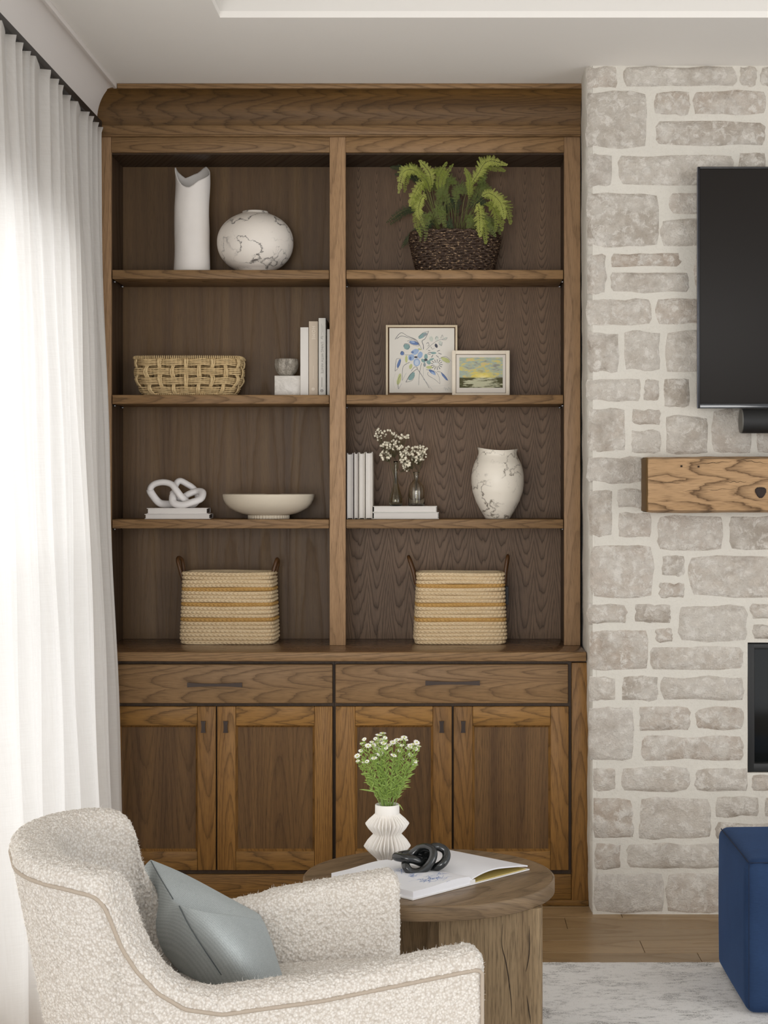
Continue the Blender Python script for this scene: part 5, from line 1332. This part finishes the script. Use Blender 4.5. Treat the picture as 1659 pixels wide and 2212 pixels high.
# ---------------------------------------------------------------- round side table
YTc, HT = 4.34, EYE-(1958-CY)/F*(4.30/1.0741*1.0)*0 - 0
dropT = 913*(YTc*(1-0.0741))/F; HT = EYE-dropT; RT = 0.0741*YTc; xT = X(926.5, YTc)
tb = thing('round_side_table', (xT, YTc, 0.012), 'round brown oak side table with a planked top on slab legs', 'table')
ang = math.radians(45); pw2 = 0.106; th = 0.037; rin = RT-0.006
o0 = Vector((xT, YTc, 0.012))
for i in range(-3, 4):
    v0, v1 = (i-0.5)*pw2+0.0004, (i+0.5)*pw2-0.0004
    v0c, v1c = max(v0, -rin+0.001), min(v1, rin-0.001)
    if v1c-v0c < 0.004: continue
    poly = []; n = 14
    for k in range(n+1):
        v = v0c+(v1c-v0c)*k/n; poly.append((math.sqrt(max(0, rin*rin-v*v)), v))
    for k in range(n+1):
        v = v1c+(v0c-v1c)*k/n; poly.append((-math.sqrt(max(0, rin*rin-v*v)), v))
    V, Fc = prism_vf(poly, HT-0.012-0.02+0.0, HT-0.012-0.0002-0.0003*(i % 2), 'z')
    me = bpy.data.meshes.new('top_plank'); me.from_pydata([tuple(v) for v in V], [], Fc); me.materials.append(M_TABLE)
    ob = bpy.data.objects.new('top_plank', me); COL.objects.link(ob); ob.parent = tb; ob.rotation_euler = (0, 0, ang)
put('edge_band', lathe_vf([(rin+0.0004, HT-th), (RT-0.002, HT-th), (RT, HT-th+0.002), (RT, HT-0.003), (RT-0.002, HT-0.0005), (rin+0.0004, HT-0.0003)], (xT, YTc), 128, closed=True), M_TABLE, tb, auto=50)
put('top_underside', lathe_vf([(0, HT-th+0.001), (rin, HT-th+0.001)], (xT, YTc), 64), M_TABLE, tb)
def slab(x0, x1, y0, y1, bev):
    bm = bmesh.new(); bmesh.ops.create_cube(bm, size=1)
    z0, z1 = 0.0125, HT-th
    for v in bm.verts: v.co = Vector(((x0+x1)/2+v.co.x*(x1-x0), (y0+y1)/2+v.co.y*(y1-y0), (z0+z1)/2+v.co.z*(z1-z0)))
    ed = [e for e in bm.edges if abs(e.verts[0].co.z-e.verts[1].co.z) > 0.1 and e.verts[0].co.x > (x0+x1)/2]
    bmesh.ops.bevel(bm, geom=ed, offset=bev, segments=6, affect='EDGES', profile=0.6)
    bm.verts.ensure_lookup_table(); vs = [v.co.copy() for v in bm.verts]; fs = [[v.index for v in f.verts] for f in bm.faces]; bm.free(); return vs, fs
put('leg_slab', slab(-0.002, 0.2530, 4.145, 4.23, 0.028), M_TABLEV, tb, auto=40)
put('leg_slab', slab(-0.25, -0.004, 4.44, 4.52, 0.004), M_TABLEV, tb, auto=40)
put('leg_slab', slab(-0.03, 0.05, 4.2305, 4.60, 0.004), M_TABLEV, tb, auto=40)
M_CR = plain('wood_check', (38, 26, 18), 0.9, 0.2, 80)
crk = []
for pts in ([(1086, 1995), (1084, 2040), (1092, 2075), (1098, 2110), (1104, 2160), (1106, 2205)], [(1143, 2000), (1143, 2060), (1136, 2100)], [(1138, 2150), (1142, 2180), (1147, 2212)]):
    pp = smoothpath([P(a, b, 4.1446) for a, b in pts], 6); n = len(pp)
    crk.append(tube_vf(pp, [0.0002+0.0010*math.sin(math.pi*i/(n-1)) for i in range(n)], 5))
put('drying_crack', join(*crk), M_CR, tb)
def on_table(px_, py_):
    Y = dropT*F/(py_-CY); return Vector((X(px_, Y), Y, HT))

# ribbed white vase
q = on_table(836.5, 1860); YR2 = q.y; k = YR2/F; ztop = Z(1737, YR2)
vs_ = thing('ribbed_vase', (q.x, q.y, HT), 'white ribbed double-bulb ceramic vase holding flowers on the round table', 'vase')
M_RIB = ceramic('white_porcelain', (242, 237, 230), 0.6, 0.02, 0.02)
def zz(py_): return HT+0.0004+(ztop-HT)*(1862-py_)/(1862-1737)
core = [(0, zz(1862)), (20, zz(1862)), (22.5, zz(1860)), (23.5, zz(1857)), (23, zz(1853)), (24, zz(1845)), (30, zz(1829)), (25, zz(1812)), (22.5, zz(1803)), (25, zz(1793)), (29, zz(1779)), (27, zz(1766)), (26, zz(1759)), (26.5, zz(1757)), (26.2, zz(1739)), (25.4, ztop), (23.5, ztop-0.001), (23, zz(1750)), (22, zz(1790)), (10, zz(1850))]
put('vase_body', lathe_vf([(r*k, z) for r, z in core], (q.x, q.y), 72), M_RIB, vs_)
outl = [(24, 1856), (33, 1848), (43, 1838), (51, 1828.5), (43, 1816), (33, 1805), (30, 1802.5), (33, 1799), (41, 1790), (47.8, 1779), (40, 1770), (31, 1762), (27, 1758)]
NB = 31; rr = random.Random(8)
for i in range(NB):
    a0 = 2*math.pi*i/NB+rr.uniform(-0.02, 0.02); V = []; n = len(outl)
    ph = rr.uniform(-1, 1)
    for j, (r_, py_) in enumerate(outl):
        da = 0.055*math.sin((py_-1758)/100*6.0+ph)
        ra, rb_ = r_*0.6*k, r_*k; a = a0+da; ca, sa = math.cos(a), math.sin(a)
        for rad, w in ((ra, -0.0013), (rb_-0.0008, -0.0010), (rb_, 0.0), (rb_-0.0008, 0.0010), (ra, 0.0013)):
            V.append((q.x+rad*ca-w*sa, q.y+rad*sa+w*ca, zz(py_)))
    put('rib', (V, [[j*5+m, j*5+m+1, j*5+5+m+1, j*5+5+m] for j in range(n-1) for m in range(4)]), M_RIB, vs_)

# asters in it
fl_ = thing('white_asters', (q.x, q.y, zz(1800)), 'bunch of small white asters with green leaves in the ribbed vase', 'flowers')
M_GRN = leafm((146, 170, 84)); M_GST = plain('green_stem', (128, 152, 76), 0.6, 0.1, 60)
M_PET = plain('white_petal', (250, 248, 240), 0.7, 0.02, 60); M_EYE = plain('yellow_green_eye', (206, 206, 120), 0.7, 0.1, 200)
heads = [(818, 1588, 2), (827, 1584, 2), (811, 1596, 1), (822, 1598, 2), (832, 1594, 1), (815, 1605, 2), (829, 1605, 2), (787, 1597, 1), (782, 1606, 1), (803, 1603, 1), (795, 1611, 2), (806, 1610, 2), (815, 1618, 2), (825, 1622, 2), (834, 1616, 1), (840, 1610, 2), (849, 1604, 2), (857, 1599, 2),
         (866, 1597, 1), (873, 1593, 2), (877, 1598, 1), (868, 1610, 1), (779, 1622, 1), (772, 1633, 2), (773, 1644, 1), (786, 1647, 1), (793, 1645, 1), (808, 1638, 2), (821, 1628, 2), (813, 1630, 1), (821, 1648, 2), (850, 1632, 2), (865, 1622, 2), (867, 1640, 2), (880, 1616, 1), (886, 1612, 2), (893, 1608, 2), (900, 1604, 2), (905, 1612, 1), (898, 1618, 2), (887, 1631, 2), (897, 1645, 1), (895, 1650, 2), (860, 1605, 1)]
def aster(c_, nrm, rad, par):
    nrm = nrm.normalized(); u = nrm.orthogonal().normalized(); w = nrm.cross(u); V, Fc = [], []
    for k_ in range(11):
        a = 2*math.pi*k_/11; d = u*math.cos(a)+w*math.sin(a); s = u*-math.sin(a)+w*math.cos(a); b = len(V)
        V += [c_+d*rad*0.15, c_+d*rad*0.6+s*rad*0.19+nrm*rad*0.10, c_+d*rad+nrm*rad*0.05, c_+d*rad*0.6-s*rad*0.19+nrm*rad*0.10]; Fc.append([b, b+1, b+2, b+3])
    h = put('flower_head', (V, Fc), M_PET, par, smooth=False)
    put('flower_eye', sphere_vf(c_+nrm*rad*0.08, rad*0.24, 7, 4), M_EYE, h)
r = random.Random(21); stems, leaves = [], []
def leaf(p, d, L, w):
    d = d.normalized(); s = d.cross(Vector((r.uniform(-.5, .5), -1, r.uniform(-.5, .5)))).normalized()*w; up = Vector((0, 0, -L*0.18)); n_ = d.cross(s).normalized()*w*0.3
    return [p, p+d*L*0.35+s+n_, p+d*L*0.75+s*0.6+up*0.5, p+d*L+up, p+d*L*0.75-s*0.6+up*0.5, p+d*L*0.35-s+n_], [[0, 1, 2, 3], [0, 3, 4, 5]]
for i, (a, b, sz) in enumerate(heads):
    dY = r.uniform(-0.04, 0.04); tip = P(a, b, YR2+dY)
    root = Vector((q.x+r.uniform(-0.018, 0.018), q.y+r.uniform(-0.018, 0.018), zz(1790))); neck = Vector((q.x+(tip.x-q.x)*0.28+r.uniform(-.005, .005), q.y+dY*0.2, zz(1737)+0.01))
    mid = neck.lerp(tip, 0.5)+Vector(((a-836)*0.00006, 0, 0.004)); pp = smoothpath([root, neck, mid, tip-Vector((0, 0, 0.003))], 6); n = len(pp)
    stems.append(tube_vf(pp, [0.0011-0.0006*j/(n-1) for j in range(n)], 5))
    for j in range(6, n-1):
        for _ in range(3 if (n-1-j) > 2 else 4):
            if r.random() < 0.88:
                tg = (pp[j+1]-pp[j]).normalized(); d = (tg*r.uniform(0.4, 1.3)+Vector((r.uniform(-1, 1), r.uniform(-1, 1), r.uniform(-.2, .5)))).normalized()
                leaves.append(leaf(pp[j].lerp(pp[j+1], r.random()), d, r.uniform(0.010, 0.022)*(1.2 if j < n-4 else 0.7), r.uniform(0.0009, 0.0022)))
    aster(tip, Vector(((a-836)*0.004+r.uniform(-.3, .3), r.uniform(-0.9, -0.1), 1.0)), 0.0072 if sz == 1 else 0.0105, fl_)
for (a, b, c5, d5) in ((812, 1712, 777, 1699), (806, 1705, 796, 1706), (808, 1690, 803, 1702), (797, 1672, 781, 1668), (860, 1735, 871, 1748), (800, 1680, 790, 1679)):
    p0, p1 = P(a, b, YR2-0.03), P(c5, d5, YR2-0.03); leaves.append(leaf(p0, p1-p0, (p1-p0).length*1.05, 0.0014))
put('stems', join(*stems), M_GST, fl_); put('leaves', join(*leaves), M_GRN, fl_, kind='stuff', smooth=False)

# open book
ob_ = thing('open_book', tuple(on_table(1000, 1900)), 'open white book with blue sketches lying on the round table', 'book')
s0 = on_table(1020, 1911); u1 = Vector((-0.68, -0.733, 0)).normalized(); vv = Vector((-0.733, 0.68, 0)).normalized(); BH = 0.285
def bp(u_, v_, z_): return s0+u1*u_+vv*v_+Vector((0, 0, z_+0.0004))
WL, WR = 0.214, 0.216
M_COV = cover_mat((236, 234, 232)); M_PG = plain('white_paper', (238, 238, 242), 0.5, 0.01, 20); M_PGE = M_PAGEH
def left_top(u_): return 0.020+0.006*math.sin(math.pi*min(1, u_/WL*1.35))*(1-u_/WL) if u_ > 0.01 else 0.012+0.9*u_
def right_top(u_): # u_ positive to the right
    f = u_/WR; return 0.012+0.019*math.sin(math.pi*min(1, f*1.9)*0.5)*(1-f)**0.75+0.0035*f*0+0.004*(1-f)
def sheet(fn_top, fn_bot, W_, sgn, v0, v1, n=30):
    V = []
    for i in range(n+1):
        u_ = W_*(i/n)**1.4
        for v_ in (v0, v1):
            V += [bp(sgn*u_, v_, fn_bot(u_)), bp(sgn*u_, v_, fn_top(u_))]
    Fc = []
    for i in range(n):
        a, b = i*4, (i+1)*4
        Fc += [[a, b, b+1, a+1], [a+2, a+3, b+3, b+2], [a+1, b+1, b+3, a+3], [a, a+2, b+2, b]]
    Fc += [[0, 1, 3, 2], [n*4, n*4+2, n*4+3, n*4+1]]
    return V, Fc
put('cover', join(sheet(lambda u_: 0.0028, lambda u_: 0.0, WL+0.004, 1, -0.003, BH+0.003), sheet(lambda u_: 0.0028+0.0, lambda u_: 0.0, WR+0.004, -1, -0.003, BH+0.003)), M_COV, ob_, auto=50)
put('page_block', sheet(left_top, lambda u_: 0.003, WL, 1, 0, BH), M_PG, ob_, auto=40)
put('page_block', sheet(right_top, lambda u_: max(0.003, right_top(u_)-0.0035-0.0*u_), WR, -1, 0, BH), M_PG, ob_, auto=40)
put('under_pages', sheet(lambda u_: 0.0045, lambda u_: 0.003, WR-0.004, -1, 0.002, BH-0.002), plain('ochre_endpaper', (206, 184, 110), 0.7, 0.04, 30), ob_, smooth=False)
put('spine', join(sheet(lambda u_: 0.012, lambda u_: 0.0, 0.008, 1, -0.0035, BH+0.0035, 2), sheet(lambda u_: 0.012, lambda u_: 0.0, 0.008, -1, -0.0035, BH+0.0035, 2)), M_COV, ob_, smooth=False)
sk = []; r = random.Random(77)
def skl(pts, w):
    V = []; pp = smoothpath([Vector((a, b, 0)) for a, b in pts], 4)
    for i, p in enumerate(pp):
        tg = (pp[min(i+1, len(pp)-1)]-pp[max(i-1, 0)]).normalized(); nn = Vector((-tg.y, tg.x, 0))*w
        for s in (-1, 1): w_ = p+nn*s; V.append(bp(w_.x, w_.y, left_top(w_.x)+0.0003))
    sk.append((V, [[2*i, 2*i+1, 2*i+3, 2*i+2] for i in range(len(pp)-1)]))
for (cu_, cv_, n_, sp) in ((0.085, 0.050, 26, 0.022), (0.100, 0.110, 14, 0.012), (0.085, 0.165, 16, 0.018), (0.035, 0.075, 10, 0.012), (0.12, 0.06, 14, 0.02), (0.13, 0.20, 12, 0.018)):
    for _ in range(n_):
        a, b = cu_+r.gauss(0, sp*0.5), cv_+r.gauss(0, sp*0.6); skl([(a, b), (a+r.uniform(-.012, .012), b+r.uniform(-.010, .010)), (a+r.uniform(-.022, .022), b+r.uniform(-.018, .018))], r.uniform(0.0002, 0.0005))
put('sketch', join(*sk), plain('blue_ink', (112, 140, 196), 0.6, 0.1, 60), ob_, smooth=False)

# black knot
M_BK = NT('black_marble'); _o = M_BK.obj(); _n = M_BK.noise(_o, 60, 5, 0.75, 1.2)
M_BKM = M_BK.fin(M_BK.mix(M_BK.ramp(_n, [(0.55, 0.0), (0.75, 0.5)]), lin((22, 24, 24)), lin((88, 92, 90))), 0.17, 0.8)
YKN = 4.30
def kn(zx_, zy_, dy=0.0): return P(840+zx_/11.85, 1810+zy_/11.85, YKN+dy)
bkk = thing('black_knot', tuple(kn(700, 930)), 'black stone chain-link knot resting on the open book', 'sculpture')
rkn = 108/11.85*YKN/F
A1 = [kn(190, 480, -0.005), kn(330, 440, 0.022), kn(600, 410, 0.030), kn(860, 440, 0.026), kn(960, 540, 0.012), kn(880, 640, -0.004), kn(640, 560, -0.020), kn(400, 520, -0.022)]
A2 = [kn(440, 730, -0.030), kn(560, 870, -0.034), kn(760, 880, -0.030), kn(980, 740, -0.024), kn(1120, 520, -0.015), kn(1120, 320, -0.002), kn(960, 240, 0.010), kn(760, 290, 0.018), kn(560, 450, 0.016), kn(440, 590, 0.0)]
A3 = [kn(1090, 260, 0.010), kn(1280, 235, 0.014), kn(1440, 330, 0.012), kn(1470, 500, 0.002), kn(1370, 660, -0.010), kn(1180, 765, -0.006), kn(1000, 770, 0.018), kn(900, 650, 0.030), kn(920, 440, 0.032)]
for L in (A1, A2, A3): put('link', tube_vf(ring_pts(L, 10), rkn, 18, closed=True), M_BKM, bkk)
# ---------------------------------------------------------------- armchair
TH = math.radians(17); D_ = Vector((math.cos(TH), math.sin(TH), 0)); W_ = Vector((-math.sin(TH), math.cos(TH), 0))
AL, AW, AR, AT = 0.79, 0.64, 0.26, 0.098
fr_near = Vector((0.070, 3.33, 0)); O_ = fr_near-D_*AL
def ch_w(a, b, z): return O_+D_*a+W_*b+Vector((0, 0, z))
am = thing('boucle_armchair', tuple(ch_w(AL/2, AW/2, 0.012)), 'cream boucle tub armchair with taupe piping, nearest the camera', 'armchair')
h_tab = [(0.0, 0.746), (0.06, 0.744), (0.095, 0.736), (0.108, 0.718), (0.117, 0.675), (0.126, 0.635), (0.145, 0.592), (0.175, 0.550), (0.22, 0.516), (0.29, 0.498), (0.48, 0.506), (0.84, 0.545)]
def path():
    pts = []; n = 400
    for i in range(n): a = AL-(AL-AR)*i/n; pts.append((a, 0.0, 0.0, -1.0))
    for i in range(n):
        ph = -math.pi/2-math.pi/2*i/n; pts.append((AR+AR*math.cos(ph), AR+AR*math.sin(ph), math.cos(ph), math.sin(ph)))
    for i in range(60): b = AR+(AW-2*AR)*i/60; pts.append((0.0, b, -1.0, 0.0))
    for i in range(n):
        ph = math.pi-math.pi/2*i/n; pts.append((AR+AR*math.cos(ph), AW-AR+AR*math.sin(ph), math.cos(ph), math.sin(ph)))
    for i in range(n+1): a = AR+(AL-0.02-AR)*i/n; pts.append((a, AW, 0.0, 1.0))
    return np.array(pts)
PT = path(); HH = np.array([curve_lin(h_tab, max(0, a-0.07*min(1, max(0, (b-0.2)/0.25))) if a < 0.5 else a) for a, b in PT[:, :2]])
HH += 0.036*np.clip((PT[:, 1]-0.3)/0.3, 0, 1)*np.clip((PT[:, 0]-0.2)/0.3, 0, 1)
# soften the height curve a little
ker = np.hanning(23); ker /= ker.sum(); HH = np.convolve(np.pad(HH, 11, mode='edge'), ker, 'valid')
seglen = np.sqrt((np.diff(PT[:, 0])**2+np.diff(PT[:, 1])**2)+np.diff(HH)**2); cum_ = np.concatenate([[0], np.cumsum(seglen)])
def sample(n):
    s = np.linspace(0, cum_[-1], n); out = [np.interp(s, cum_, PT[:, k]) for k in range(4)]; return np.array(out).T, np.interp(s, cum_, HH)
def lean(z, a):
    back = np.clip((0.34-a)/0.30, 0, 1); back = back*back*(3-2*back)
    return 0.085*back*np.clip((z-0.30)/0.45, 0, 1)**1.1
def shell(nS, nOut, nTop, nIn, zi=0.33, zo=0.13):
    S, H = sample(nS)
    capn = 7
    S2 = np.concatenate([np.repeat(S[:1], capn, 0), S, np.repeat(S[-1:], capn, 0)]); H2 = np.concatenate([np.repeat(H[:1], capn), H, np.repeat(H[-1:], capn)])
    n = len(S2); m = nOut+nTop+nIn; V = np.zeros((n, m, 3))
    for i in range(n):
        a, b, na, nb = S2[i]; h = H2[i]
        j = capn-i if i < capn else (i-(n-capn)+1 if i >= n-capn else 0)
        ph = j/capn*math.pi/2; ex, ins = 0.022*math.sin(ph), 0.022*(1-math.cos(ph))
        # cross-section: offset inward d from outer face, height z
        q = []
        ro, rt = 0.040, AT
        for k in range(nOut):
            f = k/nOut; q.append((0.0, zo+(h-0.040-zo)*f))
        for k in range(nTop):
            f = math.pi*(1-k/(nTop-1)); q.append((AT/2+AT/2*math.copysign(abs(math.cos(f))**0.75, math.cos(f)), h-0.040+0.040*abs(math.sin(f))**0.8))
        for k in range(1, nIn+1):
            f = k/nIn; q.append((AT+0.0*f, h-0.040+(zi-(h-0.040))*f))
        q = np.array(q)
        if j: 
            cd = q[:, 0]-AT/2; q[:, 0] = AT/2+cd*(1-ins/(AT/2)); q[:, 1] = np.where(q[:, 1] > h-0.06, q[:, 1]-ins*(q[:, 1]-(h-0.06))/0.06*1.0, q[:, 1])
        le = lean(q[:, 1], a)
        off = -q[:, 0]+le
        V[i, :, 0] = a+na*off+ex; V[i, :, 1] = b+nb*off; V[i, :, 2] = q[:, 1]
    Wd = np.array(O_)[None, None]+V[..., :1]*np.array(D_)+V[..., 1:2]*np.array(W_); Wd[..., 2] = V[..., 2]
    Vv = Wd.reshape(-1, 3); Fc = grid_faces(n, m)
    Fc.append([k for k in range(m)]); Fc.append([(n-1)*m+k for k in range(m)][::-1])
    return Vv, Fc, Wd
t = NT('boucle'); o_ = t.obj()
v1 = t.voro(o_, 190, 'F1'); v2 = t.noise(o_, 320, 3, 0.7); n3 = t.noise(o_, 60, 3, 0.6)
cc = t.mix(t.ramp(v1, [(0.15, 0.0), (0.75, 1.0)]), lin((232, 227, 220)), lin((200, 191, 180)))
cc = t.mix(t.ramp(v2, [(0.56, 0.0), (0.72, 0.55)]), cc, lin((166, 154, 140)))
t.bump(t.m_('ADD', t.m_('MULTIPLY', v1, -1.0), t.m_('MULTIPLY', v2, 0.6)), 0.5, 0.003)
M_BOU = t.fin(cc, 0.95, 0.1)
tex = bpy.data.textures.new('boucle_loops', 'VORONOI'); tex.noise_scale = 0.0062; tex.noise_intensity = 1.0
tex2 = bpy.data.textures.new('boucle_clumps', 'CLOUDS'); tex2.noise_scale = 0.012; tex2.noise_depth = 1
def fuzz(o, s=0.0055):
    m = o.modifiers.new('loops', 'DISPLACE'); m.texture = tex; m.texture_coords = 'LOCAL'; m.strength = -s; m.mid_level = 0.35
    m = o.modifiers.new('clumps', 'DISPLACE'); m.texture = tex2; m.texture_coords = 'LOCAL'; m.strength = 0.004; m.mid_level = 0.5
Vs, Fs, Wg = shell(1050, 150, 56, 90)
sh_ = put('shell', (Vs, Fs), M_BOU, am); fuzz(sh_)
# piping along the outer edge below the crown and down the arm fronts
S, H = sample(260); pp = []
for i in range(260):
    a, b, na, nb = S[i]; z = H[i]-0.036; off = float(lean(np.array([z]), a)[0])+0.0015
    if i == 0: a_ = a+0.012
    pp.append(ch_w(a+na*off, b+nb*off, z))
def down(p): return [Vector((p.x, p.y, z)) for z in np.linspace(p.z-0.012, 0.15, 12)]
ends = [ch_w(AL+0.014, -0.0005, H[0]-0.044), ch_w(AL+0.008, -0.0012, H[0]-0.038)]; ends2 = [ch_w(AL-0.012, AW+0.0012, H[-1]-0.038), ch_w(AL-0.006, AW+0.0005, H[-1]-0.044)]
M_PIP = plain('taupe_piping', (176, 162, 146), 0.8, 0.08, 300, 0.2)
put('piping', tube_vf(down(ends[0])[::-1]+ends+pp+ends2+down(ends2[1]), 0.0040, 8), M_PIP, am)
# seat cushion and base
def chair_box(a0, a1, b0, b1, z0, z1, bulge, rad, n):
    V, Fc = puffy(a0, a1, b0, b1, z0, z1, bulge, rad, n); return [ch_w(v[0], v[1], v[2]) for v in V], Fc
sc_ = put('seat_cushion', chair_box(0.14, AL-0.01, AT+0.004, AW-AT-0.004, 0.275, 0.40, 0.012, 0.04, 90), M_BOU, am); fuzz(sc_)
put('seat_base', chair_box(0.03, AL-0.03, 0.012, AW-0.012, 0.13, 0.272, 0.0, 0.01, 6), M_BOU, am)
for a, b in ((0.08, 0.08), (AL-0.08, 0.08), (0.08, AW-0.08), (AL-0.08, AW-0.08)):
    put('leg', tube_vf([ch_w(a, b, 0.0125), ch_w(a, b, 0.135)], [0.014, 0.022], 12), M_TABLEV, am)
# loose fibres standing off the bouclé
def fibres(Wd, n, seed, lo=0.004, hi=0.011):
    rs = np.random.RandomState(seed); nu, nv = Wd.shape[:2]
    i = rs.randint(1, nu-2, n); k = rs.randint(1, nv-2, n); p = Wd[i, k]
    du = Wd[i+1, k]-Wd[i-1, k]; dv = Wd[i, k+1]-Wd[i, k-1]; nr = np.cross(du, dv); nr /= np.maximum(1e-9, np.linalg.norm(nr, axis=1))[:, None]
    return p, nr
S_c = np.array(ch_w(AL/2, AW/2, 0.5))
p, nr = fibres(Wg, 30000, 5)
# outward: flip by testing against the shell's own winding
nr = -nr if np.mean((nr[:, 2])[p[:, 2] > 0.72]) < 0 else nr
rs = np.random.RandomState(9); n = len(p); jit = rs.normal(0, 0.55, (n, 3)); d = nr+jit; d /= np.linalg.norm(d, axis=1)[:, None]
L = rs.uniform(0.003, 0.009, n)[:, None]; side = np.cross(d, rs.normal(0, 1, (n, 3))); side /= np.linalg.norm(side, axis=1)[:, None]; w = 0.00030
j2 = rs.normal(0, 0.35, (n, 3))
A0 = p-side*w; A1_ = p+side*w; m0 = p+d*L*0.6-side*w*0.8; m1 = p+d*L*0.6+side*w*0.8; tp = p+(d+j2*0.6)*L
Vf = np.stack([A0, A1_, m1, m0, tp], 1).reshape(-1, 3); base_i = np.arange(n)*5
Ff = [[b, b+1, b+2, b+3] for b in base_i.tolist()]+[[b+3, b+2, b+4] for b in base_i.tolist()]
put('loose_fibres', (Vf, Ff), plain('boucle_fibre', (244, 240, 232), 0.9, 0.02, 60), am, smooth=False, kind='stuff')

# ---------------------------------------------------------------- pillow in the chair
rows = [
 [(300, 1885, 3.90), (320, 1861, 3.83), (326, 1857, 3.80), (390, 1882, 3.80), (455, 1917, 3.78), (515, 1950, 3.75), (566, 1977, 3.71), (560, 1990, 3.80)],
 [(300, 1925, 3.88), (318, 1915, 3.79), (346, 1895, 3.71), (405, 1912, 3.68), (465, 1940, 3.68), (520, 1964, 3.69), (569, 1981, 3.69), (560, 1995, 3.80)],
 [(305, 1990, 3.84), (332, 1985, 3.72), (376, 1949, 3.60), (424, 1985, 3.60), (474, 2000, 3.60), (527, 1998, 3.62), (571, 1987, 3.67), (565, 2000, 3.80)],
 [(325, 2010, 3.74), (362, 1985, 3.58), (387, 1954, 3.51), (430, 1966, 3.455), (480, 1972, 3.47), (530, 1979, 3.55), (574, 1990, 3.65), (570, 2005, 3.80)],
 [(345, 2050, 3.70), (372, 2035, 3.56), (408, 1998, 3.47), (454, 2006, 3.395), (507, 2014, 3.41), (553, 2026, 3.50), (592, 2038, 3.63), (588, 2055, 3.80)],
 [(375, 2085, 3.68), (402, 2080, 3.54), (440, 2050, 3.455), (484, 2058, 3.375), (534, 2066, 3.39), (577, 2074, 3.48), (605, 2084, 3.61), (600, 2100, 3.78)],
 [(420, 2135, 3.66), (440, 2130, 3.54), (478, 2108, 3.47), (515, 2118, 3.41), (556, 2122, 3.42), (594, 2122, 3.50), (617, 2118, 3.60), (612, 2135, 3.75)],
 [(440, 2150, 3.66), (470, 2150, 3.56), (500, 2150, 3.50), (530, 2155, 3.47), (565, 2156, 3.47), (598, 2152, 3.53), (620, 2145, 3.60), (616, 2155, 3.72)]]
def twill2(name, a, b):
    t = NT(name); s = t.sep(t.obj())
    dgn = t.m_('ADD', t.m_('ADD', s[0], t.m_('MULTIPLY', s[2], 0.75)), t.m_('MULTIPLY', s[1], 0.6))
    w = t.m_('SINE', t.m_('MULTIPLY', dgn, 1100.0)); n = t.noise(t.obj(), 420, 3, 0.7); m = t.noise(t.obj(), 12, 3, 0.6)
    f = t.m_('ADD', t.m_('MULTIPLY', w, 0.05), t.m_('ADD', t.m_('MULTIPLY', n, 0.7), t.m_('MULTIPLY', m, 0.2)))
    c = t.mix(t.ramp(f, [(0.15, 0.0), (0.75, 1.0)]), lin(a), lin(b)); t.bump(f, 0.6, 0.0014); return t.fin(c, 1.0, 0.0)
pl = thing('grey_pillow', tuple(P(480, 2060, 3.55)), 'blue-grey twill scatter cushion, dented in the middle, leaning in the armchair', 'cushion')
Vp = [P(*c_) for row_ in rows for c_ in row_]; nR, nC = len(rows), len(rows[0])
o = put('cushion_cover', (Vp, grid_faces(nR, nC)), twill2('grey_twill', (140, 146, 146), (196, 202, 202)), pl)
m = o.modifiers.new('soft', 'SUBSURF'); m.levels = 4; m.render_levels = 4
ca_ = o.data.attributes.new('crease_edge', 'FLOAT', 'EDGE')
for e_ in o.data.edges:
    i, j = sorted(e_.vertices); ri, ci, rj_, cj = i//nC, i % nC, j//nC, j % nC
    v = 0.0
    if ci == cj == 2: v = 0.7
    if ri == rj_ == 3 and ci >= 2 and cj <= 6: v = 0.8
    if ri == rj_ == 2 and ci >= 2 and cj <= 6: v = 0.4
    if ci == cj == 6: v = 0.3
    ca_.data[e_.index].value = v
M_SEA2 = plain('cushion_seam', (92, 98, 100), 0.9, 0.1, 200)
sp1 = [P(a, b, c_-0.004) for a, b, c_ in [(326, 1860, 3.795), (346, 1896, 3.71), (374, 1942, 3.615)]]
sp2 = [P(a, b, c_-0.004) for a, b, c_ in [(387, 1957, 3.51), (408, 1999, 3.47), (440, 2050, 3.455), (478, 2106, 3.47)]]
put('seam', tube_vf(smoothpath(sp1, 8), 0.0011, 6), M_SEA2, pl); put('seam', tube_vf(smoothpath(sp2, 8), 0.0011, 6), M_SEA2, pl)
